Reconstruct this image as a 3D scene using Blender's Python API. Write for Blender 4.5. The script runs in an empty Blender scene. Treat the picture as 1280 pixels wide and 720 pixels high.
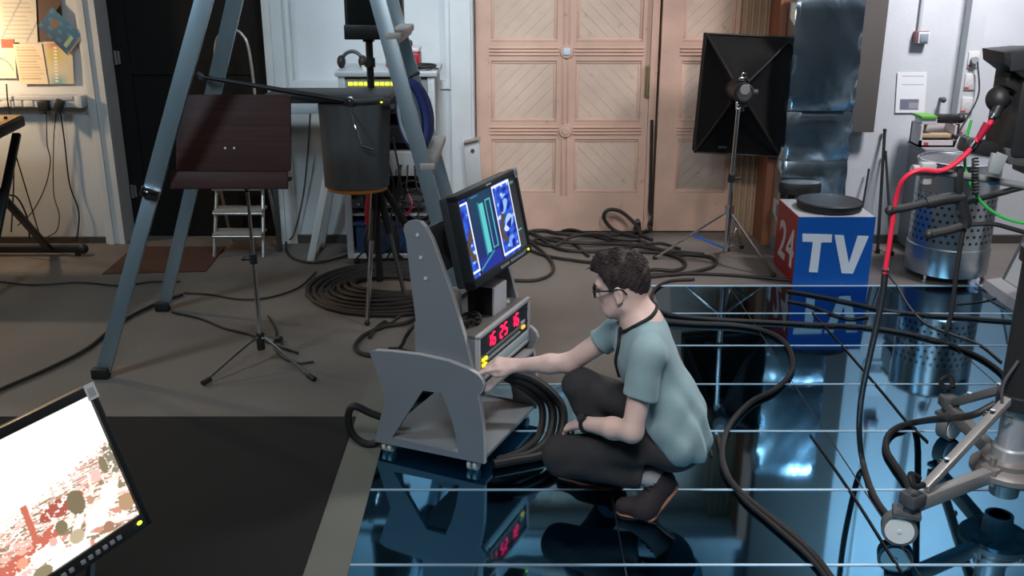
import bpy, bmesh, math, random
import numpy as np
from mathutils import Vector, Matrix, Euler
random.seed(7)
rng = np.random.default_rng(5)
PI = math.pi
R = math.radians
scene = bpy.context.scene
COL = scene.collection

# ------------------------------------------------------------------ camera
CF = 1231.0
PITCH = R(18.6)
CH = 2.0
cp_, sp_ = math.cos(PITCH), math.sin(PITCH)
cam_d = bpy.data.cameras.new('camera')
cam_d.sensor_width = 36.0
cam_d.lens = CF * 36.0 / 1280.0
cam_d.clip_start = 0.05
cam = bpy.data.objects.new('camera', cam_d)
COL.objects.link(cam)
cam.location = (0, 0, CH)
cam.rotation_euler = (PI / 2 - PITCH, 0, 0)
scene.camera = cam

def ray(px, py):
    u = (px - 640) / CF
    v = (py - 360) / CF
    return Vector((u, cp_ - v * sp_, -(sp_ + v * cp_)))

def P(px, py, Y):
    "point seen at (px, py) that stands Y metres in front of the camera"
    r = ray(px, py)
    return Vector((0, 0, CH)) + r * (Y / r.y)

def G(px, py, z=0.0):
    "point seen at (px, py) lying at height z"
    r = ray(px, py)
    return Vector((0, 0, CH)) + r * ((z - CH) / r.z)

# ------------------------------------------------------------------ materials
MATS = {}
def mat(name, col=(.5, .5, .5), rough=.5, metal=0.0, var=0.0, scale=8.0, bump=0.0, bscale=60.0,
        emit=None, estr=1.0, spec=.5, coat=0.0, stretch=None, sheen=0.0):
    if name in MATS:
        return MATS[name]
    m = bpy.data.materials.new(name)
    m.use_nodes = True
    nt = m.node_tree
    b = nt.nodes['Principled BSDF']
    b.inputs['Base Color'].default_value = (*col, 1)
    b.inputs['Roughness'].default_value = rough
    b.inputs['Metallic'].default_value = metal
    b.inputs['Specular IOR Level'].default_value = spec
    b.inputs['Coat Weight'].default_value = coat
    b.inputs['Sheen Weight'].default_value = sheen
    if emit:
        b.inputs['Emission Color'].default_value = (*emit, 1)
        b.inputs['Emission Strength'].default_value = estr
    tc = nt.nodes.new('ShaderNodeTexCoord')
    src = tc.outputs['Object']
    if stretch:
        mp = nt.nodes.new('ShaderNodeMapping')
        mp.inputs['Scale'].default_value = stretch
        nt.links.new(src, mp.inputs['Vector'])
        src = mp.outputs['Vector']
    if var > 0:
        n = nt.nodes.new('ShaderNodeTexNoise')
        n.inputs['Scale'].default_value = scale
        n.inputs['Detail'].default_value = 5
        nt.links.new(src, n.inputs['Vector'])
        r = nt.nodes.new('ShaderNodeValToRGB')
        r.color_ramp.elements[0].position = .3
        r.color_ramp.elements[1].position = .7
        r.color_ramp.elements[0].color = (*[c * (1 - var) for c in col], 1)
        r.color_ramp.elements[1].color = (*[min(1, c * (1 + var)) for c in col], 1)
        nt.links.new(n.outputs['Fac'], r.inputs['Fac'])
        nt.links.new(r.outputs['Color'], b.inputs['Base Color'])
    if bump > 0:
        n2 = nt.nodes.new('ShaderNodeTexNoise')
        n2.inputs['Scale'].default_value = bscale
        n2.inputs['Detail'].default_value = 4
        nt.links.new(src, n2.inputs['Vector'])
        bp = nt.nodes.new('ShaderNodeBump')
        bp.inputs['Strength'].default_value = bump
        bp.inputs['Distance'].default_value = .02
        nt.links.new(n2.outputs['Fac'], bp.inputs['Height'])
        nt.links.new(bp.outputs['Normal'], b.inputs['Normal'])
    MATS[name] = m
    return m

def mat_paint(name, rough=.6, emission=0.0):
    "colour taken from the picture printed / displayed on the flat surface"
    if name in MATS:
        return MATS[name]
    m = bpy.data.materials.new(name)
    m.use_nodes = True
    nt = m.node_tree
    b = nt.nodes['Principled BSDF']
    a = nt.nodes.new('ShaderNodeAttribute')
    a.attribute_name = 'Col'
    b.inputs['Roughness'].default_value = rough
    if emission > 0:
        b.inputs['Base Color'].default_value = (.01, .01, .01, 1)
        nt.links.new(a.outputs['Color'], b.inputs['Emission Color'])
        b.inputs['Emission Strength'].default_value = emission
    else:
        nt.links.new(a.outputs['Color'], b.inputs['Base Color'])
    MATS[name] = m
    return m

# ------------------------------------------------------------------ mesh builder
def basis(d, up=(0, 0, 1)):
    d = Vector(d).normalized()
    up = Vector(up)
    if abs(d.dot(up)) > .97:
        up = Vector((1, 0, 0)) if abs(d.x) < .9 else Vector((0, 1, 0))
    x = up.cross(d).normalized()
    y = d.cross(x)
    return x, y, d

def spline(pts, n=8, closed=False):
    pts = [Vector(p) for p in pts]
    if len(pts) < 3 and not closed:
        return pts
    out = []
    N = len(pts)
    rng_ = range(N) if closed else range(N - 1)
    for i in rng_:
        if closed:
            p0, p1, p2, p3 = pts[i - 1], pts[i], pts[(i + 1) % N], pts[(i + 2) % N]
        else:
            p1, p2 = pts[i], pts[i + 1]
            p0 = pts[i - 1] if i > 0 else p1 * 2 - p2
            p3 = pts[i + 2] if i + 2 < N else p2 * 2 - p1
        for k in range(n):
            t = k / n
            out.append(.5 * ((2 * p1) + (p2 - p0) * t + (2 * p0 - 5 * p1 + 4 * p2 - p3) * t * t
                             + (3 * p1 - p0 - 3 * p2 + p3) * t ** 3))
    if not closed:
        out.append(pts[-1])
    return out

class MB:
    def __init__(s):
        s.bm = bmesh.new()
    def merge(s, b):
        me = bpy.data.meshes.new('tmp')
        b.to_mesh(me)
        b.free()
        s.bm.from_mesh(me)
        bpy.data.meshes.remove(me)
        return s
    def box(s, c, size, M=None, bev=0.0, seg=2):
        b = bmesh.new()
        bmesh.ops.create_cube(b, size=1)
        bmesh.ops.scale(b, vec=Vector(size), verts=b.verts)
        if bev > 0:
            bmesh.ops.bevel(b, geom=b.edges[:], offset=bev, segments=seg, affect='EDGES', profile=.5)
        T = Matrix.Translation(Vector(c))
        if M is not None:
            T = T @ M.to_4x4()
        bmesh.ops.transform(b, matrix=T, verts=b.verts)
        return s.merge(b)
    def box2(s, a, b_, bev=0.0):
        a, b_ = Vector(a), Vector(b_)
        return s.box((a + b_) / 2, [abs(b_[i] - a[i]) for i in range(3)], bev=bev)
    def bar(s, p0, p1, w, h, up=(0, 0, 1), bev=0.0):
        "rectangular bar; w across (up x axis), h along up"
        p0, p1 = Vector(p0), Vector(p1)
        x, y, d = basis(p1 - p0, up)
        M = Matrix((x, y, d)).transposed()
        return s.box((p0 + p1) / 2, (w, h, (p1 - p0).length), M, bev)
    def cyl(s, p0, p1, r0, r1=None, seg=20, cap=True):
        p0, p1 = Vector(p0), Vector(p1)
        r1 = r0 if r1 is None else r1
        x, y, d = basis(p1 - p0)
        b = s.bm
        A = [b.verts.new(p0 + (x * math.cos(2 * PI * i / seg) + y * math.sin(2 * PI * i / seg)) * r0) for i in range(seg)]
        B = [b.verts.new(p1 + (x * math.cos(2 * PI * i / seg) + y * math.sin(2 * PI * i / seg)) * r1) for i in range(seg)]
        for i in range(seg):
            j = (i + 1) % seg
            b.faces.new((A[i], A[j], B[j], B[i]))
        if cap:
            b.faces.new(A[::-1])
            b.faces.new(B)
        return s
    def tube(s, pts, r, seg=8, closed=False, n=8, raw=False, rad=None):
        pts = [Vector(p) for p in pts] if raw else spline(pts, n, closed)
        N = len(pts)
        b = s.bm
        rings = []
        x = None
        for i, p in enumerate(pts):
            if closed:
                d = pts[(i + 1) % N] - pts[i - 1]
            else:
                d = pts[min(i + 1, N - 1)] - pts[max(i - 1, 0)]
            if d.length < 1e-9:
                d = Vector((0, 0, 1))
            d.normalize()
            if x is None:
                x, y, _ = basis(d)
            else:
                x = x - d * x.dot(d)
                if x.length < 1e-6:
                    x, y, _ = basis(d)
                x.normalize()
                y = d.cross(x)
            rr = r if rad is None else rad[min(len(rad) - 1, int(i / max(1, N - 1) * (len(rad) - 1) + .5))]
            rings.append([b.verts.new(p + (x * math.cos(2 * PI * k / seg) + y * math.sin(2 * PI * k / seg)) * rr) for k in range(seg)])
        for i in range(N if closed else N - 1):
            A, B = rings[i], rings[(i + 1) % N]
            for k in range(seg):
                j = (k + 1) % seg
                b.faces.new((A[k], A[j], B[j], B[k]))
        if not closed:
            b.faces.new(rings[0][::-1])
            b.faces.new(rings[-1])
        return s
    def lathe(s, prof, c=(0, 0, 0), seg=32, uv=False):
        "profile of (radius, z); revolve about z"
        c = Vector(c)
        b = s.bm
        rings = []
        for r, z in prof:
            if r < 1e-6:
                rings.append([b.verts.new(c + Vector((0, 0, z)))])
            else:
                rings.append([b.verts.new(c + Vector((r * math.cos(2 * PI * i / seg), r * math.sin(2 * PI * i / seg), z))) for i in range(seg)])
        for A, B in zip(rings, rings[1:]):
            for i in range(seg):
                j = (i + 1) % seg
                if len(A) == 1 and len(B) == 1:
                    continue
                if len(A) == 1:
                    b.faces.new((A[0], B[j], B[i]))
                elif len(B) == 1:
                    b.faces.new((A[i], A[j], B[0]))
                else:
                    b.faces.new((A[i], A[j], B[j], B[i]))
        return s
    def prism(s, poly, o, ux, uy, n, th, bev=0.0):
        "polygon (list of 2d) in the plane o+ux,uy; extruded th along n"
        o, ux, uy, n = map(Vector, (o, ux, uy, n))
        b = bmesh.new()
        A = [b.verts.new(o + ux * p[0] + uy * p[1]) for p in poly]
        B = [b.verts.new(v.co + n * th) for v in A]
        N = len(A)
        b.faces.new(A[::-1])
        b.faces.new(B)
        for i in range(N):
            j = (i + 1) % N
            b.faces.new((A[i], A[j], B[j], B[i]))
        bmesh.ops.recalc_face_normals(b, faces=b.faces)
        if bev > 0:
            es = [e for e in b.edges if len(e.link_faces) == 2 and any(len(f.verts) == N for f in e.link_faces) and N > 4]
            bmesh.ops.bevel(b, geom=es or b.edges[:], offset=bev, segments=2, affect='EDGES', profile=.5)
        return s.merge(b)
    def prism_hole(s, outer, hole, o, ux, uy, n, th):
        o, ux, uy, n = map(Vector, (o, ux, uy, n))
        b = bmesh.new()
        def ring(poly):
            vs = [b.verts.new(o + ux * p[0] + uy * p[1]) for p in poly]
            return vs, [b.edges.new((vs[i], vs[(i + 1) % len(vs)])) for i in range(len(vs))]
        v1, e1 = ring(outer)
        v2, e2 = ring(hole)
        bmesh.ops.triangle_fill(b, edges=e1 + e2, use_beauty=True)
        bmesh.ops.recalc_face_normals(b, faces=b.faces)
        ret = bmesh.ops.extrude_face_region(b, geom=b.faces[:])
        nv = [g for g in ret['geom'] if isinstance(g, bmesh.types.BMVert)]
        bmesh.ops.translate(b, vec=n * th, verts=nv)
        bmesh.ops.recalc_face_normals(b, faces=b.faces)
        return s.merge(b)
    def ball(s, c, r, M=None, u=20, v=14):
        b = bmesh.new()
        bmesh.ops.create_uvsphere(b, u_segments=u, v_segments=v, radius=1)
        r = (r, r, r) if isinstance(r, (int, float)) else r
        T = Matrix.Translation(Vector(c))
        if M is not None:
            T = T @ M.to_4x4()
        T = T @ Matrix.Diagonal((*r, 1))
        bmesh.ops.transform(b, matrix=T, verts=b.verts)
        return s.merge(b)
    def quad(s, a, b_, c, d):
        s.bm.faces.new([s.bm.verts.new(Vector(v)) for v in (a, b_, c, d)])
        return s

MW = {}
def mesh_from(mb, name, M=None, smooth=35):
    bm = mb.bm
    if M is not None:
        bmesh.ops.transform(bm, matrix=M, verts=bm.verts)
    bmesh.ops.recalc_face_normals(bm, faces=bm.faces)
    me = bpy.data.meshes.new(name)
    bm.to_mesh(me)
    bm.free()
    if smooth:
        me.polygons.foreach_set('use_smooth', [True] * len(me.polygons))
        me.set_sharp_from_angle(angle=R(smooth))
    return me

def props(o, label=None, cat=None, group=None, kind=None):
    if label: o['label'] = label
    if cat: o['category'] = cat
    if group: o['group'] = group
    if kind: o['kind'] = kind
    return o

def thing(name, label, cat, loc=(0, 0, 0), rz=0.0, group=None):
    o = bpy.data.objects.new(name, None)
    o.empty_display_size = .1
    COL.objects.link(o)
    o.location = loc
    o.rotation_euler = (0, 0, rz)
    MW[o.name] = Matrix.Translation(Vector(loc)) @ Matrix.Rotation(rz, 4, 'Z')
    return props(o, label, cat, group)

def part(name, mb, m, parent, world=True, label=None, smooth=35, kind=None):
    M = MW[parent.name]
    me = mesh_from(mb, name, M.inverted() if world else None, smooth)
    o = bpy.data.objects.new(name, me)
    me.materials.append(m)
    COL.objects.link(o)
    o.parent = parent
    MW[o.name] = M
    return props(o, label, kind=kind)

def solo(name, mb, m, label, cat, group=None, smooth=35, kind=None):
    "a thing that is one mesh; its origin goes to the middle of its base"
    co = [v.co for v in mb.bm.verts]
    lo = Vector([min(c[i] for c in co) for i in range(3)])
    hi = Vector([max(c[i] for c in co) for i in range(3)])
    base = Vector(((lo.x + hi.x) / 2, (lo.y + hi.y) / 2, lo.z))
    me = mesh_from(mb, name, Matrix.Translation(-base), smooth)
    o = bpy.data.objects.new(name, me)
    me.materials.append(m)
    COL.objects.link(o)
    o.location = base
    MW[o.name] = Matrix.Translation(base)
    return props(o, label, cat, group, kind)

def struct(name, mb, m, parent=None, smooth=35):
    me = mesh_from(mb, name, None, smooth)
    o = bpy.data.objects.new(name, me)
    me.materials.append(m)
    COL.objects.link(o)
    MW[o.name] = Matrix()
    if parent: o.parent = parent
    else: o['kind'] = 'structure'
    return o

def picture(name, o, ux, uy, nu, nv, paint, m, parent=None, label=None, cat=None, group=None, world=True):
    "flat picture: a fine grid over o + u*ux + v*uy, its colours from paint(u, v, pos) -> (n,3)"
    o, ux, uy = Vector(o), Vector(ux), Vector(uy)
    u, v = np.meshgrid(np.linspace(0, 1, nu), np.linspace(0, 1, nv))
    u, v = u.ravel(), v.ravel()
    pos = np.array(o)[None] + u[:, None] * np.array(ux)[None] + v[:, None] * np.array(uy)[None]
    col = paint(u, v, pos)
    idx = np.arange(nu * nv).reshape(nv, nu)
    f = np.stack([idx[:-1, :-1], idx[:-1, 1:], idx[1:, 1:], idx[1:, :-1]], -1).reshape(-1, 4)
    vs = pos
    if parent is not None and world:
        Mi = np.array(MW[parent.name].inverted())
        vs = pos @ Mi[:3, :3].T + Mi[:3, 3]
    base = vs.mean(0) if parent is None else np.zeros(3)
    me = bpy.data.meshes.new(name)
    me.from_pydata((vs - base).tolist(), [], f.tolist())
    a = me.color_attributes.new('Col', 'FLOAT_COLOR', 'POINT')
    a.data.foreach_set('color', np.concatenate([col, np.ones((len(col), 1))], 1).astype(np.float32).ravel())
    me.materials.append(m)
    ob = bpy.data.objects.new(name, me)
    COL.objects.link(ob)
    if parent is not None:
        ob.parent = parent
        MW[ob.name] = MW[parent.name]
        return props(ob, label)
    ob.location = base
    return props(ob, label, cat, group)

def srgb(*c):
    return tuple(((x / 255) / 12.92 if x / 255 <= .04045 else ((x / 255 + .055) / 1.055) ** 2.4) for x in c)

def text_mb(txt, o, ux, uy, n, h, th=.002, bold=.0):
    "writing as raised letters; o is its lower left corner"
    cu = bpy.data.curves.new('t', 'FONT')
    cu.body = txt
    cu.size = h * 1.38
    cu.offset = bold
    cu.extrude = 0
    ob = bpy.data.objects.new('t', cu)
    COL.objects.link(ob)
    dg = bpy.context.evaluated_depsgraph_get()
    me = bpy.data.meshes.new_from_object(ob.evaluated_get(dg))
    bpy.data.objects.remove(ob)
    b = bmesh.new()
    b.from_mesh(me)
    bpy.data.meshes.remove(me)
    ux, uy, n = Vector(ux), Vector(uy), Vector(n)
    M = Matrix((ux, uy, n)).transposed().to_4x4()
    M.translation = Vector(o)
    bmesh.ops.transform(b, matrix=M, verts=b.verts)
    ret = bmesh.ops.extrude_face_region(b, geom=b.faces[:])
    bmesh.ops.translate(b, vec=n * th, verts=[g for g in ret['geom'] if isinstance(g, bmesh.types.BMVert)])
    mb = MB()
    mb.merge(b)
    return mb

# ------------------------------------------------------------------ smooth solids (signed distance -> surface net)
class Field:
    def __init__(s, lo, hi, h):
        s.lo, s.hi, s.h = np.array(lo, float), np.array(hi, float), h
        s.n = np.ceil((s.hi - s.lo) / h).astype(int) + 1
        s.ax = [s.lo[i] + np.arange(s.n[i]) * h for i in range(3)]
        s.d = np.full(s.n, 1.0)
    def sub(s, lo, hi):
        i0 = np.clip(np.floor((np.array(lo) - s.lo) / s.h).astype(int), 0, s.n)
        i1 = np.clip(np.ceil((np.array(hi) - s.lo) / s.h).astype(int) + 1, 0, s.n)
        sl = tuple(slice(a, b) for a, b in zip(i0, i1))
        g = np.meshgrid(*[s.ax[i][sl[i]] for i in range(3)], indexing='ij', sparse=True)
        return sl, g
    def put(s, sl, nd, k, op='add'):
        d = s.d[sl]
        if d.size == 0: return
        if op == 'add':
            h = np.maximum(k - np.abs(d - nd), 0) / max(k, 1e-9)
            s.d[sl] = np.minimum(d, nd) - h * h * k / 4
        else:
            h = np.maximum(k - np.abs(d + nd), 0) / max(k, 1e-9)
            s.d[sl] = np.maximum(d, -nd) + h * h * k / 4
    def cone(s, a, b, ra, rb, k=.02, op='add', flat=None):
        a, b = np.array(a, float), np.array(b, float)
        m = max(ra, rb) + k + 3 * s.h
        sl, g = s.sub(np.minimum(a, b) - m, np.maximum(a, b) + m)
        ab = b - a
        L = max(ab @ ab, 1e-9)
        t = np.clip(sum((g[i] - a[i]) * ab[i] for i in range(3)) / L, 0, 1)
        q = [g[i] - a[i] - t * ab[i] for i in range(3)]
        if flat is not None:            # squash across direction flat[0] by factor flat[1]
            fd = np.array(flat[0], float); fd /= np.linalg.norm(fd)
            w = sum(q[i] * fd[i] for i in range(3))
            e = w * (flat[1] - 1)
            q = [q[i] + e * fd[i] for i in range(3)]
        nd = np.sqrt(sum(c * c for c in q)) - (ra + t * (rb - ra))
        s.put(sl, nd, k, op)
    def chain(s, pts, rs, k=.02):
        for i in range(len(pts) - 1):
            s.cone(pts[i], pts[i + 1], rs[i], rs[i + 1], k)
    def ell(s, c, r, M=None, k=.02, op='add'):
        c = np.array(c, float)
        r = np.array(r, float)
        M = np.eye(3) if M is None else np.array(M, float)      # columns = axes
        m = r.max() + k + 3 * s.h
        sl, g = s.sub(c - m, c + m)
        q = [sum((g[i] - c[i]) * M[i, j] for i in range(3)) for j in range(3)]
        k0 = np.sqrt(sum((q[j] / r[j]) ** 2 for j in range(3)))
        k1 = np.sqrt(sum((q[j] / r[j] ** 2) ** 2 for j in range(3))) + 1e-9
        s.put(sl, k0 * (k0 - 1) / k1, k, op)
    def cut(s, o, n):
        "throw away what lies on the n side of the plane"
        g = np.meshgrid(*s.ax, indexing='ij', sparse=True)
        n = np.array(n, float); n /= np.linalg.norm(n)
        s.d = np.maximum(s.d, sum((g[i] - o[i]) * n[i] for i in range(3)))
    def mesh(s):
        d = s.d
        I = d < 0
        nx, ny, nz = d.shape
        cnt = np.zeros((nx - 1, ny - 1, nz - 1))
        acc = np.zeros((nx - 1, ny - 1, nz - 1, 3))
        base = np.stack(np.meshgrid(*[np.arange(k - 1) for k in d.shape], indexing='ij'), -1)
        def c(o): return tuple(slice(o[i], o[i] + d.shape[i] - 1) for i in range(3))
        for axis in range(3):
            o1, o2 = [i for i in range(3) if i != axis]
            for a in (0, 1):
                for b in (0, 1):
                    p = [0, 0, 0]; p[o1] = a; p[o2] = b
                    q = list(p); q[axis] = 1
                    d0, d1 = d[c(p)], d[c(q)]
                    x = (d0 < 0) != (d1 < 0)
                    t = np.where(x, d0 / np.where(x, d0 - d1, 1), 0)
                    cnt += x
                    for i in range(3):
                        acc[..., i] += x * (p[i] + (t if i == axis else 0))
        on = cnt > 0
        vid = np.full(cnt.shape, -1)
        vid[on] = np.arange(on.sum())
        V = s.lo + (base[on] + acc[on] / cnt[on][:, None]) * s.h
        F = []
        for axis in range(3):
            a1, a2 = (axis + 1) % 3, (axis + 2) % 3
            lo = [slice(0, None)] * 3; hi = [slice(0, None)] * 3
            lo[axis] = slice(0, -1); hi[axis] = slice(1, None)
            x = I[tuple(lo)] != I[tuple(hi)]
            ii = np.argwhere(x)
            ok = (ii[:, a1] > 0) & (ii[:, a2] > 0) & (ii[:, a1] < d.shape[a1] - 1) & (ii[:, a2] < d.shape[a2] - 1)
            ii = ii[ok]
            def get(u, v):
                j = ii.copy(); j[:, a1] -= u; j[:, a2] -= v
                return vid[j[:, 0], j[:, 1], j[:, 2]]
            q = np.stack([get(1, 1), get(0, 1), get(0, 0), get(1, 0)], -1)
            flip = ~I[ii[:, 0], ii[:, 1], ii[:, 2]]
            q[flip] = q[flip][:, ::-1]
            F.append(q)
        return V, np.concatenate(F)

def solid(name, field, m, parent, label=None, smooth_it=2):
    V, F = field.mesh()
    # a little relaxation takes the grid steps off
    for _ in range(smooth_it):
        s = np.zeros_like(V); n = np.zeros(len(V))
        for a, b in ((0, 1), (1, 2), (2, 3), (3, 0)):
            np.add.at(s, F[:, a], V[F[:, b]]); np.add.at(n, F[:, a], 1)
            np.add.at(s, F[:, b], V[F[:, a]]); np.add.at(n, F[:, b], 1)
        V = V * .5 + .5 * s / np.maximum(n, 1)[:, None]
    Mi = np.array(MW[parent.name].inverted())
    V = V @ Mi[:3, :3].T + Mi[:3, 3]
    me = bpy.data.meshes.new(name)
    me.from_pydata(V.tolist(), [], F.tolist())
    me.polygons.foreach_set('use_smooth', [True] * len(me.polygons))
    me.materials.append(m)
    o = bpy.data.objects.new(name, me)
    COL.objects.link(o)
    o.parent = parent
    MW[o.name] = MW[parent.name]
    return props(o, label)
# ================================================================== materials used all over
white_wall = mat('white_plaster', (.56, .58, .60), .75, var=.06, scale=2.5, bump=.08, bscale=40)
white_trim = mat('white_gloss_paint', (.60, .62, .63), .45, var=.04, scale=6)
black_paint = mat('black_paint', (.008, .0075, .007), .85, spec=.25)
black_plastic = mat('black_plastic', (.016, .016, .017), .45)
black_metal = mat('black_metal', (.02, .02, .021), .38, metal=.3)
black_rubber = mat('black_rubber', (.014, .013, .013), .55)
cable_brown = mat('cable_rubber', (.030, .024, .022), .5)
dark_grey = mat('dark_grey_metal', (.06, .06, .063), .5)
chrome = mat('chrome', (.72, .73, .75), .18, metal=1)
alu = mat('aluminium', (.40, .51, .58), .38, metal=.75, var=.12, scale=5, stretch=(1, 1, .2))
steel_white = mat('white_steel', (.55, .56, .56), .4)
grey_board = mat('grey_laminate', (.235, .25, .27), .5, var=.03, scale=3)
edge_band = mat('edge_banding', (.52, .50, .50), .5)
paper = mat('paper', (.72, .70, .66), .8)

# ================================================================== the setting
def bx(*ab):
    m = MB()
    for a, b in ab: m.box2(a, b)
    return m

XL, XR, YF, YB, ZC = -5.2, 4.4, -2.2, 7.0, 3.8
concrete = mat('concrete', (.15, .132, .118), .62, var=.16, scale=1.6, bump=.06, bscale=25)
struct('floor', bx(((XL, YF, -.12), (XR, 7.6, 0))), concrete)
struct('ceiling', bx(((XL, YF, ZC), (XR, 7.6, ZC + .1))), mat('ceiling_paint', (.10, .10, .10), .9))
struct('wall_left', bx(((XL - .1, YF, 0), (XL, 7.6, ZC))), mat('studio_wall', (.20, .21, .22), .9))
struct('wall_right', bx(((XR, YF, 0), (XR + .1, 7.6, ZC))), MATS['studio_wall'])
struct('wall_front', bx(((XL, YF - .1, 0), (XR, YF, ZC))), MATS['studio_wall'])

# back wall: openings for the black doorway, the shallow niche and the big panelled door
DX0, DX1, DTOP = -.27, 1.80, 2.47
struct('wall_back', bx(
    ((XL, 7.0, 0), (-2.84, 7.5, ZC)),
    ((-2.84, 7.0, 2.45), (-1.71, 7.5, ZC)), ((-2.84, 7.42, 0), (-1.71, 7.5, 2.45)),
    ((-1.71, 7.0, 0), (-1.53, 7.5, ZC)), ((-1.53, 7.0, 0), (-.46, 7.5, 1.17)),
    ((-1.53, 7.0, 2.5), (-.46, 7.5, ZC)), ((-1.53, 7.07, 1.17), (-.46, 7.5, 2.5)),
    ((-.46, 7.0, 0), (DX0, 7.5, ZC)), ((DX0, 7.0, DTOP), (DX1 + .1, 7.5, ZC)), ((DX0, 7.42, 0), (DX1 + .1, 7.5, DTOP)),
    ((DX1 + .1, 7.0, 0), (XR, 7.5, ZC))), white_wall)
# casings
struct('trim_1', bx(((-2.98, 6.965, 0), (-2.84, 7.0, 2.55)), ((-2.955, 6.945, 0), (-2.915, 6.965, 2.5)), ((-2.88, 6.955, 0), (-2.84, 6.966, 2.5))), white_trim)
struct('trim_2', bx(((-1.71, 6.97, 0), (-1.575, 7.0, 2.55)), ((-1.69, 6.955, 0), (-1.655, 6.97, 2.55))), white_trim)
struct('trim_3', bx(((-1.56, 6.985, 1.12), (-.43, 7.0, 1.17)), ((-1.56, 6.985, 1.17), (-1.53, 7.0, 2.5)), ((-.46, 6.985, 1.17), (-.43, 7.0, 2.5))), white_trim)
struct('trim_4', bx(((-.425, 6.955, 0), (-.285, 7.0, 2.6)), ((-.425, 6.955, 2.5), (DX1 + .1, 7.0, 2.6))), white_trim)
struct('shade_strip_left', bx(((XL, 6.975, 0), (-2.98, 7.0, .045))), mat('dark_base', (.05, .045, .04), .7))  # dark strip standing in for the shadow along the wall foot
struct('baseboard_middle', bx(((-1.575, 6.97, 0), (-.425, 7.0, .06))), MATS['dark_base'])
struct('baseboard_right', bx(((2.0, 6.97, 0), (XR, 7.0, .06))), MATS['dark_base'])

# black doorway leaf
d2 = struct('door_2', bx(((-2.84, 7.17, .01), (-1.71, 7.22, 2.45)), ((-2.80, 7.155, .1), (-2.72, 7.17, 2.4)), ((-1.83, 7.155, .1), (-1.75, 7.17, 2.4)), ((-2.72, 7.155, 1.2), (-1.83, 7.17, 1.28))), black_paint)
for z in (.35, 1.32, 2.1):
    h = struct('hinge', MB().cyl((-2.815, 7.15, z - .05), (-2.815, 7.15, z + .05), .011).box((-2.80, 7.158, z), (.03, .008, .09)), mat('grey_metal', (.3, .3, .3), .4, metal=.8), d2)

# ---- the big panelled double door
def wood_planks(name, col):
    m = bpy.data.materials.new(name); m.use_nodes = True
    nt = m.node_tree; L = nt.links.new
    b = nt.nodes['Principled BSDF']; b.inputs['Roughness'].default_value = .55
    tc = nt.nodes.new('ShaderNodeTexCoord')
    n = nt.nodes.new('ShaderNodeTexNoise'); n.inputs['Scale'].default_value = 3.5; n.inputs['Detail'].default_value = 6
    L(tc.outputs['Object'], n.inputs['Vector'])
    r = nt.nodes.new('ShaderNodeValToRGB')
    r.color_ramp.elements[0].position = .32; r.color_ramp.elements[1].position = .72
    r.color_ramp.elements[0].color = (*[c * .86 for c in col], 1); r.color_ramp.elements[1].color = (*[c * 1.1 for c in col], 1)
    L(n.outputs['Fac'], r.inputs['Fac'])
    n2 = nt.nodes.new('ShaderNodeTexNoise'); n2.inputs['Scale'].default_value = 14; n2.inputs['Detail'].default_value = 8
    L(tc.outputs['Object'], n2.inputs['Vector'])
    r2 = nt.nodes.new('ShaderNodeValToRGB'); r2.color_ramp.elements[0].position = .27; r2.color_ramp.elements[1].position = .34
    r2.color_ramp.elements[0].color = (.62, .5, .45, 1); r2.color_ramp.elements[1].color = (1, 1, 1, 1)
    L(n2.outputs['Fac'], r2.inputs['Fac'])
    mx = nt.nodes.new('ShaderNodeMix'); mx.data_type = 'RGBA'; mx.blend_type = 'MULTIPLY'; mx.inputs['Factor'].default_value = .6
    L(r.outputs['Color'], mx.inputs[6]); L(r2.outputs['Color'], mx.inputs[7])
    L(mx.outputs[2], b.inputs['Base Color'])
    bp = nt.nodes.new('ShaderNodeBump'); bp.inputs['Strength'].default_value = .15; bp.inputs['Distance'].default_value = .01
    L(n2.outputs['Fac'], bp.inputs['Height']); L(bp.outputs['Normal'], b.inputs['Normal'])
    return m
door_paint = wood_planks('door_paint', srgb(212, 176, 157))
door_panel_m = wood_planks('door_panel_paint', srgb(214, 188, 170))
frame_brown = mat('door_frame_wood', srgb(150, 95, 70), .6, var=.2, scale=4, stretch=(1, 1, .2))
frame_olive = mat('door_frame_paint', srgb(170, 145, 120), .6, var=.1, scale=4)

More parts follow.
